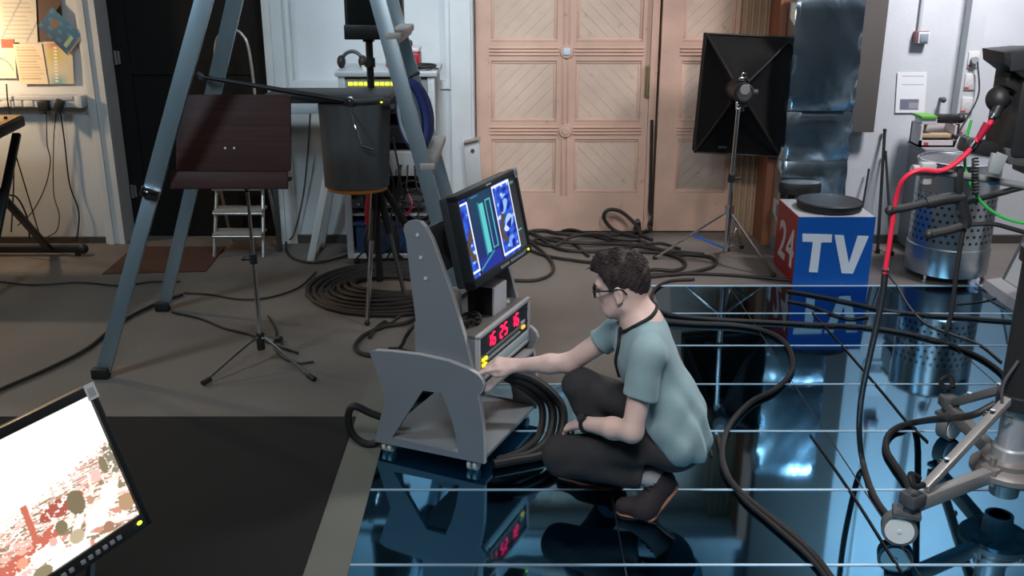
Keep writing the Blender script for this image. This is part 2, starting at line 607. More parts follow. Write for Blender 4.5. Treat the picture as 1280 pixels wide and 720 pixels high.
YD = 7.30                        # face of the door
door = MB()
door.box2((DX0 + .01, YD, .012), (1.055, YD + .06, DTOP - .01))
d1 = struct('door_1', door, door_paint)
def panels(parent, cols, x0, x1):
    "stiles, rails, mouldings of one leaf; returns panel rectangles"
    rows = [(.31, .715), (.845, 1.285), (1.42, 1.86), (1.99, 2.36)]
    rails = MB()
    zs = [.012] + [v for r_ in rows for v in r_] + [DTOP - .01]
    for i in range(0, len(zs), 2):
        rails.box2((x0, YD - .022, zs[i]), (x1, YD + .002, zs[i + 1]))
    xs = [x0] + [v for c_ in cols for v in c_] + [x1]
    for i in range(0, len(xs), 2):
        rails.box2((xs[i], YD - .0225, .012), (xs[i + 1], YD + .002, DTOP - .01))
    # thin beads running along rails and stiles
    for i in range(2, len(zs) - 2, 2):
        zm = (zs[i] + zs[i + 1]) / 2
        for dz in (-.024, 0, .024):
            for (a, b_) in cols:
                rails.box((((a + b_) / 2), YD - .026, zm + dz), (b_ - a + .03, .012, .012), bev=.004)
    if len(cols) > 1:
        xm = (cols[0][1] + cols[1][0]) / 2
        for r_ in rows:
            for dx in (-.018, .018):
                rails.box((xm + dx, YD - .026, (r_[0] + r_[1]) / 2), (.012, .012, r_[1] - r_[0] + .04), bev=.004)
    struct('stiles_and_rails', rails, door_paint, parent)
    for (a, b_) in cols:
        for (z0, z1) in rows:
            mo = MB()
            w = .022
            for (p, q) in (((a, z0), (b_, z0 + w)), ((a, z1 - w), (b_, z1)), ((a, z0 + w), (a + w, z1 - w)), ((b_ - w, z0 + w), (b_, z1 - w))):
                mo.box2((p[0], YD - .014, p[1]), (q[0], YD + .001, q[1]), bev=.005)
            struct('moulding', mo, door_paint, parent)
            # panel of diagonal boards, each board with its own bevel
            pn = MB()
            ax, bx_, az, bz = a + w, b_ - w, z0 + w, z1 - w
            sgn = 1 if (cols.index((a, b_)) == 0) else -1
            cx, cz = (ax + bx_) / 2, (az + bz) / 2
            clip = bmesh.new()
            half = (bx_ - ax) + (bz - az)
            k = -half
            while k < half:
                bd = bmesh.new()
                bmesh.ops.create_cube(bd, size=1)
                bmesh.ops.scale(bd, vec=(.0665, .01, 3.0), verts=bd.verts)
                bmesh.ops.transform(bd, matrix=Matrix.Translation((cx + k, YD - .003, cz)) @ Matrix.Rotation(sgn * R(45), 4, 'Y'), verts=bd.verts)
                for (pco, pno) in (((ax, 0, 0), (-1, 0, 0)), ((bx_, 0, 0), (1, 0, 0)), ((0, 0, az), (0, 0, -1)), ((0, 0, bz), (0, 0, 1))):
                    ret = bmesh.ops.bisect_plane(bd, geom=bd.verts[:] + bd.edges[:] + bd.faces[:], plane_co=pco, plane_no=pno, clear_outer=True)
                if len(bd.faces): pn.merge(bd)
                else: bd.free()
                k += .096
            struct('panel', pn, door_panel_m, parent, smooth=0)
lcols = [(-.15, .325), (.465, .94)]
panels(d1, lcols, DX0 + .01, 1.055)
for z in (.78, 1.352, 1.925):
    struct('rosette', MB().cyl((.395, YD - .022, z), (.395, YD - .04, z), .052, .046, 28).cyl((.395, YD - .04, z), (.395, YD - .046, z), .03, .026, 24), door_paint, d1)
struct('door_number_plate', MB().box((.395, YD - .049, 1.352), (.05, .006, .045), bev=.002), mat('pale_blue_plate', (.62, .72, .85), .4), d1)
struct('meeting_bead', bx(((1.0, YD - .05, .02), (1.035, YD - .02, DTOP - .02))), door_paint, d1)
bolt = MB().box((.985, YD - .035, 1.14), (.035, .02, .22), bev=.004).box((.985, YD - .04, 1.24), (.03, .02, .03), bev=.004).cyl((.985, YD - .045, 1.03), (.985, YD - .045, 1.25), .009)
struct('door_bolt', bolt, mat('old_brass', (.30, .24, .12), .5, metal=.6), d1)
d3 = struct('door_3', MB().box2((1.075, YD, .012), (DX1, YD + .06, DTOP - .01)), door_paint)
panels(d3, [(1.23, 1.60)], 1.075, DX1)
fl = MB()
fl.box2((DX1 - .17, 7.20, 0), (DX1 + .02, 7.32, DTOP))
for i in range(4):
    fl.cyl((DX1 - .145 + i * .045, 7.20, .02), (DX1 - .145 + i * .045, 7.20, DTOP), .016, seg=12)
struct('trim_5', fl, frame_olive)
struct('trim_6', bx(((DX1 + .02, 6.93, 0), (DX1 + .1, 7.3, DTOP + .03))), frame_brown)
struct('trim_7', bx(((DX0 - .01, 7.05, DTOP - .02), (DX1 + .1, 7.3, DTOP + .03))), white_trim)

# ---- mirror-like floor of back-painted glass, in 1.0 x 0.5 m panes
glass_m = mat('blue_black_glass', (.105, .30, .455), .045, metal=1.0)
GY = [2.926 + .5075 * i for i in range(-5, 7)]
GXE = .89
glass = MB()
glass.prism([(-.56, .3), (XR, .3), (XR, GY[-1]), (GXE, GY[-1]), (GXE, GY[-4]), (-.56, GY[-4])], (0, 0, -.01), (1, 0, 0), (0, 1, 0), (0, 0, 1), .013)
struct('floor_glass', glass, glass_m)
seam_m = mat('seam_strip', (.55, .74, .88), .4, metal=.45)
for i, y in enumerate(GY):
    if y < .5: continue
    x0 = -.56 if i <= 8 else GXE
    struct('trim_%d' % (20 + i), MB().box2((x0, y - .006, .0028), (XR, y + .006, .0052)), seam_m)
seam_d = mat('seam_gap', (.01, .015, .02), .5)
for j, x in enumerate((.39, 1.39, 2.39, 3.39)):
    struct('trim_%d' % (40 + j), MB().box2((x - .003, .3, .0026), (x + .003, GY[-4] if x < GXE else GY[-1], .0036)), seam_d)
struct('trim_50', MB().box2((-.71, .3, 0), (-.56, GY[-4] + .05, .006)), mat('grey_strip', srgb(108, 108, 100), .6, var=.05, scale=3))
struct('trim_51', MB().box2((GXE, GY[-1], 0), (XR, GY[-1] + .02, .0045)), seam_m)
solo('floor_mat', MB().box2((-2.75, .4, 0), (-.715, 4.085, .005)), mat('black_carpet', (.0065, .0065, .0065), .95, bump=.2, bscale=200),
     'large black carpet laid on the floor beside the grey edging strip', 'carpet')
dm = [G(128, 343), G(257, 340), G(282, 309), G(168, 309)]
solo('doormat', MB().prism([(p.x, p.y) for p in dm], (0, 0, 0), (1, 0, 0), (0, 1, 0), (0, 0, 1), .006), mat('red_brown_mat', srgb(72, 46, 38), .95, var=.15, scale=60, bump=.3, bscale=150),
     'reddish brown doormat lying in front of the black doorway', 'doormat')

# ================================================================== things on the left wall
def wall_paper(name, a, b, d, Y, paint, label, cat, group=None, n=(40, 50), th=.0015):
    "sheet with corners a (origin), b (along u), d (along v) seen in the photograph"
    A, B, D = P(*a, Y), P(*b, Y), P(*d, Y)
    ux, uy = B - A, D - A
    r = thing(name, label, cat, A, 0, group)
    nrm = Vector((0, 1, 0))
    m = MB().prism([(0, 0), (1, 0), (1, 1), (0, 1)], A + nrm * .001, ux, uy, nrm, th)
    part('sheet', m, paper, r)
    picture('print', A, ux, uy, n[0], n[1], paint, mat_paint('print_ink'), r)
    return r
def lerp(a, b, t): return np.asarray(a)[None] * (1 - t[:, None]) + np.asarray(b)[None] * t[:, None]
def base(u, c): return np.tile(np.array(c, float)[None], (len(u), 1))
def lines(u, v, c0=(.74, .70, .62), ink=(.35, .30, .26), n=16, w=.35, m=.08):
    c = base(u, c0)
    row = v * n
    on = ((row % 1) < w) & (u > m) & (u < 1 - m - .25 * ((np.floor(row) * 7919 % 5) / 5)) & (v > m) & (v < 1 - m)
    c[on] = np.array(c0) * .45 + np.array(ink) * .55
    return c
def blue_flyer(u, v, p):
    c = lerp(srgb(40, 105, 140), srgb(20, 60, 95), v)
    k = np.sin(u * 17 + v * 5) * np.sin(v * 13 - u * 4)
    c += (k > .45)[:, None] * np.array([.02, .06, .08])
    s = (u - .28) ** 2 + ((v - .42) * .6) ** 2 < .012
    c[s] = srgb(110, 85, 70)
    g = (np.abs(u - .8) < .05) & (v > .3) & (v < .8)
    c[g] = srgb(140, 165, 130)
    e = (u > .95); c[e] = srgb(150, 120, 110)
    return c
def colour_sheet(u, v, p):
    c = base(u, srgb(205, 195, 170))
    for (cu, cv, r, col) in ((.42, .02, .24, srgb(190, 60, 40)), (.42, .30, .30, srgb(190, 175, 40)), (.5, .95, .24, srgb(60, 150, 165))):
        w = np.exp(-(((u - cu) / r) ** 2 + ((v - cv) / (r * .7)) ** 2))[:, None]
        c = c * (1 - w * .8) + np.array(col) * w * .8
    dots = (np.abs(u - .45) < .045) & ((v * 12 % 1) < .5) & (v > .08) & (v < .95)
    c[dots] = srgb(235, 230, 220)
    return c
def chart_sheet(u, v, p):
    c = base(u, srgb(225, 215, 195))
    arc = np.abs(np.hypot(u - .3, v - 1.0) - .65) < .02
    c[arc & (v < .75)] = srgb(110, 150, 120)
    c[(np.abs(v - .33) < .012) & (u > .15) & (u < .6)] = srgb(150, 130, 110)
    return c
YW = 6.985
wall_paper('pinned_notice', (44, -6), (76, -6), (48, 52), YW, lambda u, v, p: lerp(srgb(84, 62, 52), srgb(70, 48, 40), v), 'dark brown notice pinned behind the tilted blue flyer', 'notice')
wall_paper('pinned_sheet', (-2, -14), (44, -14), (2, 53), YW - .008, lambda u, v, p: np.where(((u * 1.2 + v) % .9 < .06)[:, None], base(u, srgb(150, 150, 150)), lines(u, v, srgb(196, 192, 180), srgb(120, 120, 120), 12, .2)), 'large creased white sheet at the top left of the wall', 'paper')
wall_paper('pinned_card', (1, 49), (17, 49), (2, 61), YW - .012, lambda u, v, p: base(u, srgb(165, 80, 50)), 'small orange card pinned under the creased white sheet', 'card')
wall_paper('pinned_chart', (-12, 60), (18, 60), (-9, 98), YW - .016, chart_sheet, 'bright white sheet with a drawn curve at the left edge', 'paper')
wall_paper('pinned_list', (16, 55), (52, 55), (25, 105), YW - .02, lambda u, v, p: lines(u, v, srgb(222, 205, 178), srgb(150, 115, 90), 14, .35), 'printed list sheet pinned between the white chart and the colourful poster', 'paper')
wall_paper('pinned_poster', (51, 54), (90, 54), (54, 105), YW - .014, colour_sheet, 'sheet with red, yellow and blue colour spots and a dotted column', 'poster')
wall_paper('blue_flyer', (65, 9), (103, 46), (47, 33), YW - .03, blue_flyer, 'tilted blue flyer pinned beside the doorway casing', 'flyer', n=(60, 40))

# white cable trunking with its two plugs
a, b = P(-60, 119, 6.9), P(93, 117, 6.9)
tr = thing('cable_trunking', 'white cable trunking running along the wall under the pinned papers', 'trunking', (-3.6, 6.95, a.z - .08))
part('channel', MB().box2((-4.9, 6.89, 1.005), (b.x, 7.0, 1.075), bev=.006), white_trim, tr)
part('cover', MB().box2((-4.9, 6.882, 1.055), (b.x - .01, 6.99, 1.083), bev=.004), white_trim, tr)
part('end_cap', MB().box2((b.x - .002, 6.885, 1.0), (b.x + .05, 7.0, 1.085), bev=.008), white_trim, tr)
for i in range(3):
    x = P(8 + i * 14, 127, 6.89).x
    part('socket', MB().box2((x - .03, 6.884, 1.012), (x + .03, 6.892, 1.055), bev=.003), steel_white, tr)
def wcable(name, pts, r, m, label, cat='cable', Y=6.9, group=None, extra=None):
    q = [P(p[0], p[1], p[2] if len(p) > 2 else Y) for p in pts]
    return solo(name, MB().tube(q, r, 8), m, label, cat, group)
def adapter(px, w, h, label, tilt=0):
    c = P(px, 132, 6.86)
    t = thing('power_adapter', label, 'adapter', (c.x, c.y, c.z - h / 2))
    M = Matrix.Rotation(tilt, 3, 'Y')
    part('body', MB().box((c.x, c.y, c.z), (w, .05, h), M, bev=.008), black_plastic, t)
    part('plug', MB().box((c.x, c.y + .03, c.z + .012), (w * .5, .03, h * .4), M, bev=.004), dark_grey, t)
    part('strain_relief', MB().cyl((c.x, c.y, c.z - h / 2 - .02), (c.x, c.y, c.z - h / 2 + .005), .006), black_plastic, t)
adapter(55, .075, .075, 'square black power adapter plugged in the trunking, the left one')
adapter(74, .055, .085, 'slim tilted black power adapter near the trunking end', .35)
wcable('cable', [(58, 141), (59, 180), (63, 202), (56, 235), (40, 265), (22, 282)], .004, cable_brown, 'thin cable from the square adapter sweeping left down the wall')
wcable('cable', [(70, 141), (67, 180), (67, 240), (74, 268), (71, 288), (60, 296)], .0035, cable_brown, 'thin wavy cable hanging in the middle of the left wall', Y=6.93)
wcable('cable', [(76, 142), (81, 180), (87, 230), (98, 262), (98, 285), (95, 301)], .0055, black_rubber, 'thick black cable from the slim adapter hanging down to the floor', Y=6.95)
wcable('cable', [(8, 105), (10, 130), (14, 150)], .005, black_rubber, 'short black cable hanging from the trunking behind the mixing desk', Y=6.86)
wcable('cable', [(16, 176, 6.4), (17, 230, 6.5), (14, 290, 6.6)], .005, black_rubber, 'black cable hanging straight down from the mixing desk')
wcable('cable', [(17, 185, 6.4), (36, 248, 6.6), (50, 296, 6.8)], .0045, cable_brown, 'cable slanting from the mixing desk to the end of its foot bar')
wcable('cable', [(0, 246, 6.3), (20, 246, 6.5), (34, 272, 6.6), (37, 298, 6.7)], .006, black_rubber, 'black cable arching over beside the mixing desk stand')

# mixing desk on a black stand
ds = thing('mixing_desk', 'speckled mixing desk at the left edge, lit by the lamp', 'mixer', (-3.5, 6.05, .92))
part('housing', MB().box((-3.52, 6.05, .965), (.72, .72, .07), Matrix.Rotation(R(4), 3, 'X'), bev=.012), black_plastic, ds)
part('faceplate', MB().box((-3.52, 6.05, 1.003), (.70, .69, .008), Matrix.Rotation(R(4), 3, 'X'), bev=.002), mat('brass_plate', srgb(150, 120, 70), .45, metal=.3, var=.3, scale=30), ds)
for i in range(5):
    for j in range(6):
        x, y = -3.22 - i * .07, 5.78 + j * .1
        part('knob', MB().cyl((x, y, 1.0 + (y - 6.05) * .07), (x, y, 1.022 + (y - 6.05) * .07), .013, .010, 12), black_plastic if (i + j) % 3 else mat('knob_cream', (.6, .5, .35), .4), ds)
sd = thing('desk_stand', 'black folding stand carrying the mixing desk at the left edge', 'stand', (-3.5, 6.1, 0))
for x in (-3.2, -3.82):
    part('leg', MB().bar((x, 6.35, .915), (x, 5.62, .03), .03, .05, (1, 0, 0), .004), black_metal, sd)
    part('leg', MB().bar((x - .04, 5.75, .915), (x - .04, 6.62, .06), .03, .05, (1, 0, 0), .004), black_metal, sd)
part('foot_bar', MB().bar((-3.9, 6.66, .05), (-3.02, 6.66, .05), .05, .05, bev=.008).ball((-3.02, 6.66, .05), .036).cyl((-3.06, 6.66, 0), (-3.06, 6.66, .05), .02), black_rubber, sd)
part('foot_bar', MB().bar((-3.9, 5.60, .03), (-3.1, 5.60, .03), .05, .05, bev=.008), black_rubber, sd)

# ================================================================== things on the right wall
cx = P(1152, 20, 6.97).x
sw = thing('light_switch', 'small grey light switch at the lower end of a conduit', 'switch', (P(1152, 47, 6.97).x, 6.97, P(1152, 54, 6.97).z))
c = P(1152, 47, 6.96)
part('box', MB().box((c.x, 6.975, c.z), (.095, .05, .085), bev=.006), mat('switch_frame', srgb(120, 80, 85), .4), sw)
part('rocker', MB().box((c.x + .012, 6.945, c.z), (.055, .012, .055), bev=.004), mat('switch_rocker', (.25, .29, .33), .3), sw)
part('bezel', MB().box((c.x + .012, 6.95, c.z), (.078, .008, .075), bev=.003), white_trim, sw)
solo('conduit', MB().bar((cx, 6.985, c.z + .04), (cx, 6.985, ZC), .022, .022, (0, 1, 0), .004), white_trim, 'thin white conduit running up the right wall from the switch', 'conduit')
def notice(u, v, p):
    col = base(u, srgb(226, 226, 228))
    for v0, w in ((.10, .012), (.30, .012)):
        k = (np.abs(v - v0) < w) & (u > .16) & (u < .9); col[k] = srgb(165, 165, 172)
    k = (v > .66) & (v < .92) & (u > .14) & (u < .78); col[k] = srgb(112, 114, 130)
    k &= (u > .46) & (v > .74) & (v < .88); col[k] = srgb(150, 150, 160)
    return col
wall_paper('wall_notice', (1122, 90), (1159, 90), (1119, 141), 6.99, notice, 'white notice with a grey picture taped to the right wall', 'notice')
# vertical socket trunking
x0 = P(1222, 0, 6.95).x
tk = thing('socket_trunking', 'white vertical trunking with sockets on the right wall', 'trunking', (x0, 6.95, 0))
part('channel', MB().box2((x0 - .055, 6.90, .07), (x0 + .055, 7.0, ZC), bev=.006), white_trim, tk)
for i, z in enumerate((1.33, 1.18, 1.02, .87, .74)):
    part('socket', MB().box((x0 + .005, 6.897, z), (.075, .012, .11), bev=.004).cyl((x0 + .005, 6.89, z), (x0 + .005, 6.894, z), .024), mat('socket_white', (.62, .60, .60), .4), tk)
    part('socket_mark', MB().box((x0 - .015, 6.8895, z - .04), (.03, .002, .012)), mat('red_mark', (.5, .06, .08), .5), tk)
pl = part('plug', MB().cyl((x0 + .005, 6.86, 1.33), (x0 + .005, 6.89, 1.33), .024), mat('plug_grey', (.35, .35, .36), .4), tk)
part('power_cord', MB().tube([(x0 + .02, 6.86, 1.32), (x0 + .06, 6.86, 1.1), (x0 + .0, 6.87, .92), (x0 - .06, 6.86, .80)], .006), dark_grey, tk, label='dark power cord')
solo('coat_hook', MB().cyl((x0 - .14, 7.0, 1.05), (x0 - .14, 6.95, 1.05), .012).ball((x0 - .14, 6.945, 1.05), .02), dark_grey, 'small dark knob on the wall left of the socket trunking', 'hook')
# dark board hung between foil column and white wall
bd = thing('dark_board', 'dark grey-brown board hanging behind the foil column', 'board', (2.2, 6.93, .83))
part('panel', MB().box2((1.92, 6.90, .83), (2.54, 6.93, ZC - .02), bev=.004), mat('taupe_board', srgb(92, 86, 82), .8, var=.04, scale=3), bd)
part('batten', MB().box2((2.45, 6.93, .9), (2.5, 6.995, ZC - .02)), black_paint, bd)
# leaning black rods
def rod(p0, p1, r, label):
    solo('black_rod', MB().cyl(p0, p1, r).ball(p1, r * 1.25).cyl(p0, Vector(p0) + Vector((0, 0, .03)), r * 1.5), black_metal, label, 'rod', 'black rods leaning on the right wall')
rod((2.60, 6.72, 0), P(1106, 163, 6.97), .011, 'thick black rod leaning on the wall, reaching highest')
rod((2.68, 6.66, 0), P(1107, 190, 6.96), .009, 'black rod leaning on the wall, its foot nearest the perforated drum')
rod((2.47, 6.80, 0), P(1086, 212, 6.96), .007, 'thin short black rod leaning on the wall nearest the foil column')

# foil covered column
foil = bpy.data.materials.new('crumpled_foil'); foil.use_nodes = True
nt = foil.node_tree; b_ = nt.nodes['Principled BSDF']
b_.inputs['Metallic'].default_value = 1; b_.inputs['Roughness'].default_value = .24
b_.inputs['Base Color'].default_value = (.55, .74, .88, 1)
tc = nt.nodes.new('ShaderNodeTexCoord'); mp = nt.nodes.new('ShaderNodeMapping'); mp.inputs['Scale'].default_value = (1, 1, .6)
n1 = nt.nodes.new('ShaderNodeTexNoise'); n1.inputs['Scale'].default_value = 4.5; n1.inputs['Detail'].default_value = 2; n1.inputs['Distortion'].default_value = 1.0
bp = nt.nodes.new('ShaderNodeBump'); bp.inputs['Strength'].default_value = .15; bp.inputs['Distance'].default_value = .05
nt.links.new(tc.outputs['Object'], mp.inputs['Vector']); nt.links.new(mp.outputs['Vector'], n1.inputs['Vector'])
nt.links.new(n1.outputs['Fac'], bp.inputs['Height']); nt.links.new(bp.outputs['Normal'], b_.inputs['Normal'])
fc = thing('foil_column', 'column wrapped in crumpled silver foil', 'column', (2.16, 6.75, 0))
def foil_sleeve(z0, z1):
    mb = MB()
    xs = np.linspace(1.865, 2.315, 14); zs = np.linspace(z0, z1, max(4, int((z1 - z0) / .05)))
    b = mb.bm
    g = {}
    for i, x in enumerate(xs):
        for j, z in enumerate(zs):
            edge = abs(i - 6.5) / 6.5; k = (.003 + .008 * edge ** 4) * math.sin(i * 1.7 + j * 2.3) * math.sin(j * 1.1 + i * .6) + .006 * math.sin(j * .45 + 2) 
            e = -.02 if j in (0, len(zs) - 1) else 0
            bulge = .014 * math.sin(PI * i / 13)
            g[i, j] = b.verts.new((x + .004 * math.sin(j * 3.1 + i), 6.70 - bulge + k - e, z))
    for i in range(13):
        for j in range(len(zs) - 1):
            b.faces.new((g[i, j], g[i + 1, j], g[i + 1, j + 1], g[i, j + 1]))
    for i in (0, 13):
        vs = [b.verts.new((xs[i], 6.88, z)) for z in zs]
        for j in range(len(zs) - 1):
            b.faces.new((g[i, j], vs[j], vs[j + 1], g[i, j + 1]))
    return mb
for (z0, z1) in ((0, .66), (.662, 1.0), (1.002, 1.78)):
    part('foil_sheet', foil_sleeve(z0, z1), foil, fc, smooth=80)
part('core', MB().box2((1.885, 6.72, 0), (2.295, 6.885, 1.77)), dark_grey, fc)
part('tape', MB().box2((1.95, 6.652, .995), (2.23, 6.657, 1.009)), chrome, fc)
# ================================================================== aluminium stepladder
lad = thing('stepladder', 'tall aluminium A-frame stepladder straddling the floor left of the monitor trolley', 'ladder', (-1.1, 5.0, 0))
def rail(p0, p1, w=.07, th=.024):
    p0, p1 = Vector(p0), Vector(p1)
    mb = MB()
    x, y, d = basis(p1 - p0, (0, 1, 0))
    # C-channel: broad web with two flanges
    mb.bar(p0, p1, w, .005, (0, 1, 0), .001)
    for s in (-1, 1):
        o = x * (s * (w / 2 - .003)) + y * (th / 2)
        mb.bar(p0 + o, p1 + o, .006, th, (0, 1, 0), .001)
    return mb
def lp(p0, p1, z):
    t = (z - p0[2]) / (p1[2] - p0[2])
    return Vector(p0).lerp(Vector(p1), t)
TOP = 3.02
Lf = ((-2.055, 4.53, .01), (-.985, 4.84, TOP)); Lb = ((-2.08, 5.52, .01), (-.985, 5.16, TOP))
Rf = ((-.16, 4.53, .01), (-.925, 4.84, TOP)); Rb = ((-.20, 5.52, .01), (-.925, 5.16, TOP))
for a, b in (Lf, Lb):
    zc = .93
    part('stile', rail(a, lp(a, b, zc + .12), .07), alu, lad)
    up = lp(a, b, zc)
    part('stile', rail(up + Vector((0, -.012, 0)), Vector(b) + Vector((0, -.012, 0)), .082), alu, lad)
    part('telescope_clamp', MB().box(lp(a, b, zc) + Vector((0, -.015, 0)), (.088, .035, .05), Matrix.Rotation(R(19), 3, 'Y'), bev=.006).cyl(lp(a, b, zc) + Vector((-.02, -.045, 0)), lp(a, b, zc) + Vector((-.02, -.02, 0)), .014), chrome, lad)
    part('foot', MB().box(Vector(a) + Vector((0, 0, .018)), (.085, .055, .055), bev=.01), black_rubber, lad)
for a, b in (Rf, Rb):
    part('stile', rail(a, b, .074), alu, lad)
    part('foot', MB().box(Vector(a) + Vector((0, 0, .018)), (.085, .055, .055), bev=.01), black_rubber, lad)
step_m = mat('worn_step', (.46, .42, .38), .5, metal=.2, var=.2, scale=12)
for z in (.45, 1.05, 1.65, 2.25, 2.75):
    p, q = lp(*Rf, z), lp(*Rb, z)
    part('step', MB().box(((p + q) / 2 + Vector((.035, 0, 0))), (.075, (q - p).length + .01, .035), bev=.006).box((p + q) / 2 + Vector((.055, 0, -.01)), (.012, (q - p).length, .05), bev=.003), step_m, lad)
for z in (.22, 2.0, 2.6):
    p, q = lp(*Lf, z), lp(*Lb, z)
    if z > 1: part('cross_bar', MB().bar(p, q, .04, .022, bev=.004), alu, lad)
part('top_platform', MB().box((-.955, 5.0, TOP + .01), (.16, .46, .035), bev=.01), alu, lad)
part('rung_tie', MB().bar(lp(*Lf, 2.2), lp(*Rf, 2.2), .02, .012, bev=.003), alu, lad)

# ================================================================== music stand with wooden board
msb = G(328, 452)
ms = thing('music_stand', 'chrome tripod music stand with a dark reddish wooden board', 'music stand', (msb.x, msb.y, 0))
wood = mat('dark_red_wood', srgb(58, 31, 28), .6, var=.3, scale=5, stretch=(.6, 4, 12), spec=.25)
tl, trr = P(222, 118, 4.86), P(358, 119, 4.86)
bl, br = P(220, 214, 4.74), P(363, 214, 4.74)
ux = (br - bl); uy = (tl - bl)
ux = Vector((br.x - bl.x, 0, 0)); wd = ux.length
uy = Vector((0, tl.y - bl.y, tl.z - bl.z)); hd = uy.length
uxn, uyn = ux.normalized(), uy.normalized(); nn = uyn.cross(uxn)     # away from the viewer
if nn.y < 0: nn = -nn
def rrect(w, h, r, n=5):
    o = []
    for (cx_, cy_, a0) in ((w - r, r, -90), (w - r, h - r, 0), (r, h - r, 90), (r, r, 180)):
        for k in range(n + 1):
            a = R(a0 + 90 * k / n)
            o.append((cx_ + r * math.cos(a), cy_ + r * math.sin(a)))
    return o
part('board', MB().prism(rrect(wd, hd, .018), bl, uxn, uyn, nn, .018, bev=.003), wood, ms)
part('lip', MB().box(bl + ux / 2 - uyn * .042 - nn * .03 + nn * .01, (wd + .008, .10, .018), Matrix((uxn, nn, uyn)).transposed() @ Matrix.Rotation(R(12), 3, 'X'), bev=.004), wood, ms)
part('lip_edge', MB().box(bl + ux / 2 - uyn * .052 - nn * .065, (wd + .008, .016, .085), Matrix((uxn, nn, uyn)).transposed(), bev=.005), wood, ms)
for sx in (-.022, .022):
    c = bl + ux * .47 + uyn * hd * .30 + uxn * sx
    part('screw', MB().cyl(c - nn * .004, c + nn * .001, .0055, seg=10), steel_white, ms)
bc = bl + ux * .5 + uyn * hd * .3
part('tilt_bracket', MB().box(bc + nn * .03, (.09, .04, .12), Matrix((uxn, nn, uyn)).transposed(), bev=.006).cyl((msb.x, msb.y, .90), bc + nn * .045, .012), black_metal, ms)
part('upper_tube', MB().cyl((msb.x, msb.y, .55), (msb.x, msb.y, .97), .0085), chrome, ms)
part('lower_tube', MB().cyl((msb.x, msb.y, .09), (msb.x, msb.y, .56), .0115), chrome, ms)
part('height_clamp', MB().cyl((msb.x, msb.y, .535), (msb.x, msb.y, .585), .019).cyl((msb.x - .045, msb.y, .56), (msb.x - .01, msb.y, .56), .009).ball((msb.x - .05, msb.y, .56), .012), black_plastic, ms)
part('hub', MB().cyl((msb.x, msb.y, .07), (msb.x, msb.y, .16), .021).cyl((msb.x, msb.y - .035, .12), (msb.x, msb.y - .015, .12), .012), black_plastic, ms)
f1, f2 = G(256, 479, .01), G(391, 474, .01)
f3 = Vector((msb.x * 2, msb.y * 2, 0)) * 1.0 - Vector((f1.x, f1.y, 0)) * .5 - Vector((f2.x, f2.y, 0)) * .5
f3 = Vector((msb.x + .03, msb.y + .28, .01))
for f in (f1, f2, f3):
    lg = part('leg', MB().tube([(msb.x, msb.y, .14), Vector((msb.x, msb.y, .13)).lerp(f, .25) + Vector((0, 0, .02)), f + Vector((0, 0, .006))], .0075, 10), chrome, ms)
    dirn = (f - Vector((msb.x, msb.y, f.z))).normalized()
    part('rubber_tip', MB().cyl(f - dirn * .035 + Vector((0, 0, .012)), f + dirn * .015 + Vector((0, 0, .004)), .013), black_rubber, lg)

# ================================================================== small folding step ladder in the doorway
sl = thing('step_stool', 'small chrome folding step ladder with a hoop handle in the dark doorway', 'step ladder', (-1.92, 6.75, 0))
stool_m = mat('stool_chrome', (.62, .60, .56), .3, metal=.85)
tread_m = mat('stool_tread', (.30, .27, .24), .6, var=.1)
x0, x1 = -2.09, -1.745
for x in (x0, x1):
    part('front_leg', MB().tube([(x, 6.62, .0), (x + .012 * (1 if x == x0 else -1), 6.80, .46)], .0125, 10, n=1), stool_m, sl)
    part('rear_leg', MB().tube([(x + .02, 7.02, .0), (x + .02, 6.84, .46)], .011, 10, n=1), stool_m, sl)
hp = [(x0 + .012, 6.80, .44), (x0 + .03, 6.88, .95), (x0 + .055, 6.91, 1.38), (x0 + .10, 6.92, 1.5), ((x0 + x1) / 2, 6.925, 1.53), (x1 - .10, 6.92, 1.5), (x1 - .055, 6.91, 1.38), (x1 - .03, 6.88, .95), (x1 - .012, 6.80, .44)]
part('hoop_handle', MB().tube(hp, .010, 10), stool_m, sl)
for z, y in ((.47, 6.80), (.31, 6.74), (.16, 6.68)):
    part('tread', MB().box(((x0 + x1) / 2, y + .02, z), (x1 - x0, .16 if z < .4 else .24, .022), bev=.006), tread_m, sl)
    part('tread_rail', MB().cyl((x0, y - .055, z - .012), (x1, y - .055, z - .012), .010), stool_m, sl)

# ================================================================== white worktop on trestle legs
wt = thing('worktop', 'pale worktop on white slanted trestle legs under the wall niche', 'table', (-1.45, 6.6, 0))
part('top', MB().box2((-2.0, 6.40, 1.035), (-1.14, 6.80, 1.085), bev=.006), mat('pale_laminate', (.36, .41, .44), .5), wt)
ft = G(388, 329)
for y0, y1 in ((ft.y, 6.55), (6.88, 6.72)):
    part('leg', MB().bar((ft.x, y0, 0), (ft.x + .25, y1, 1.04), .05, .03, (0, 1, 0), .004), steel_white, wt)
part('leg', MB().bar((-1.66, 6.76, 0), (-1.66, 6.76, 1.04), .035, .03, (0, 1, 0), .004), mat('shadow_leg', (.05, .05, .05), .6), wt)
part('foot_rail', MB().bar((ft.x, ft.y + .02, .03), (ft.x, 6.92, .03), .03, .03, bev=.004), steel_white, wt)
wcable('wall_cable', [(388, 140, 6.9), (384, 200, 6.92), (378, 250, 6.95), (368, 290, 6.94), (362, 300, 6.9)], .006, dark_grey, 'thin dark cable hanging down the wall below the pale worktop')

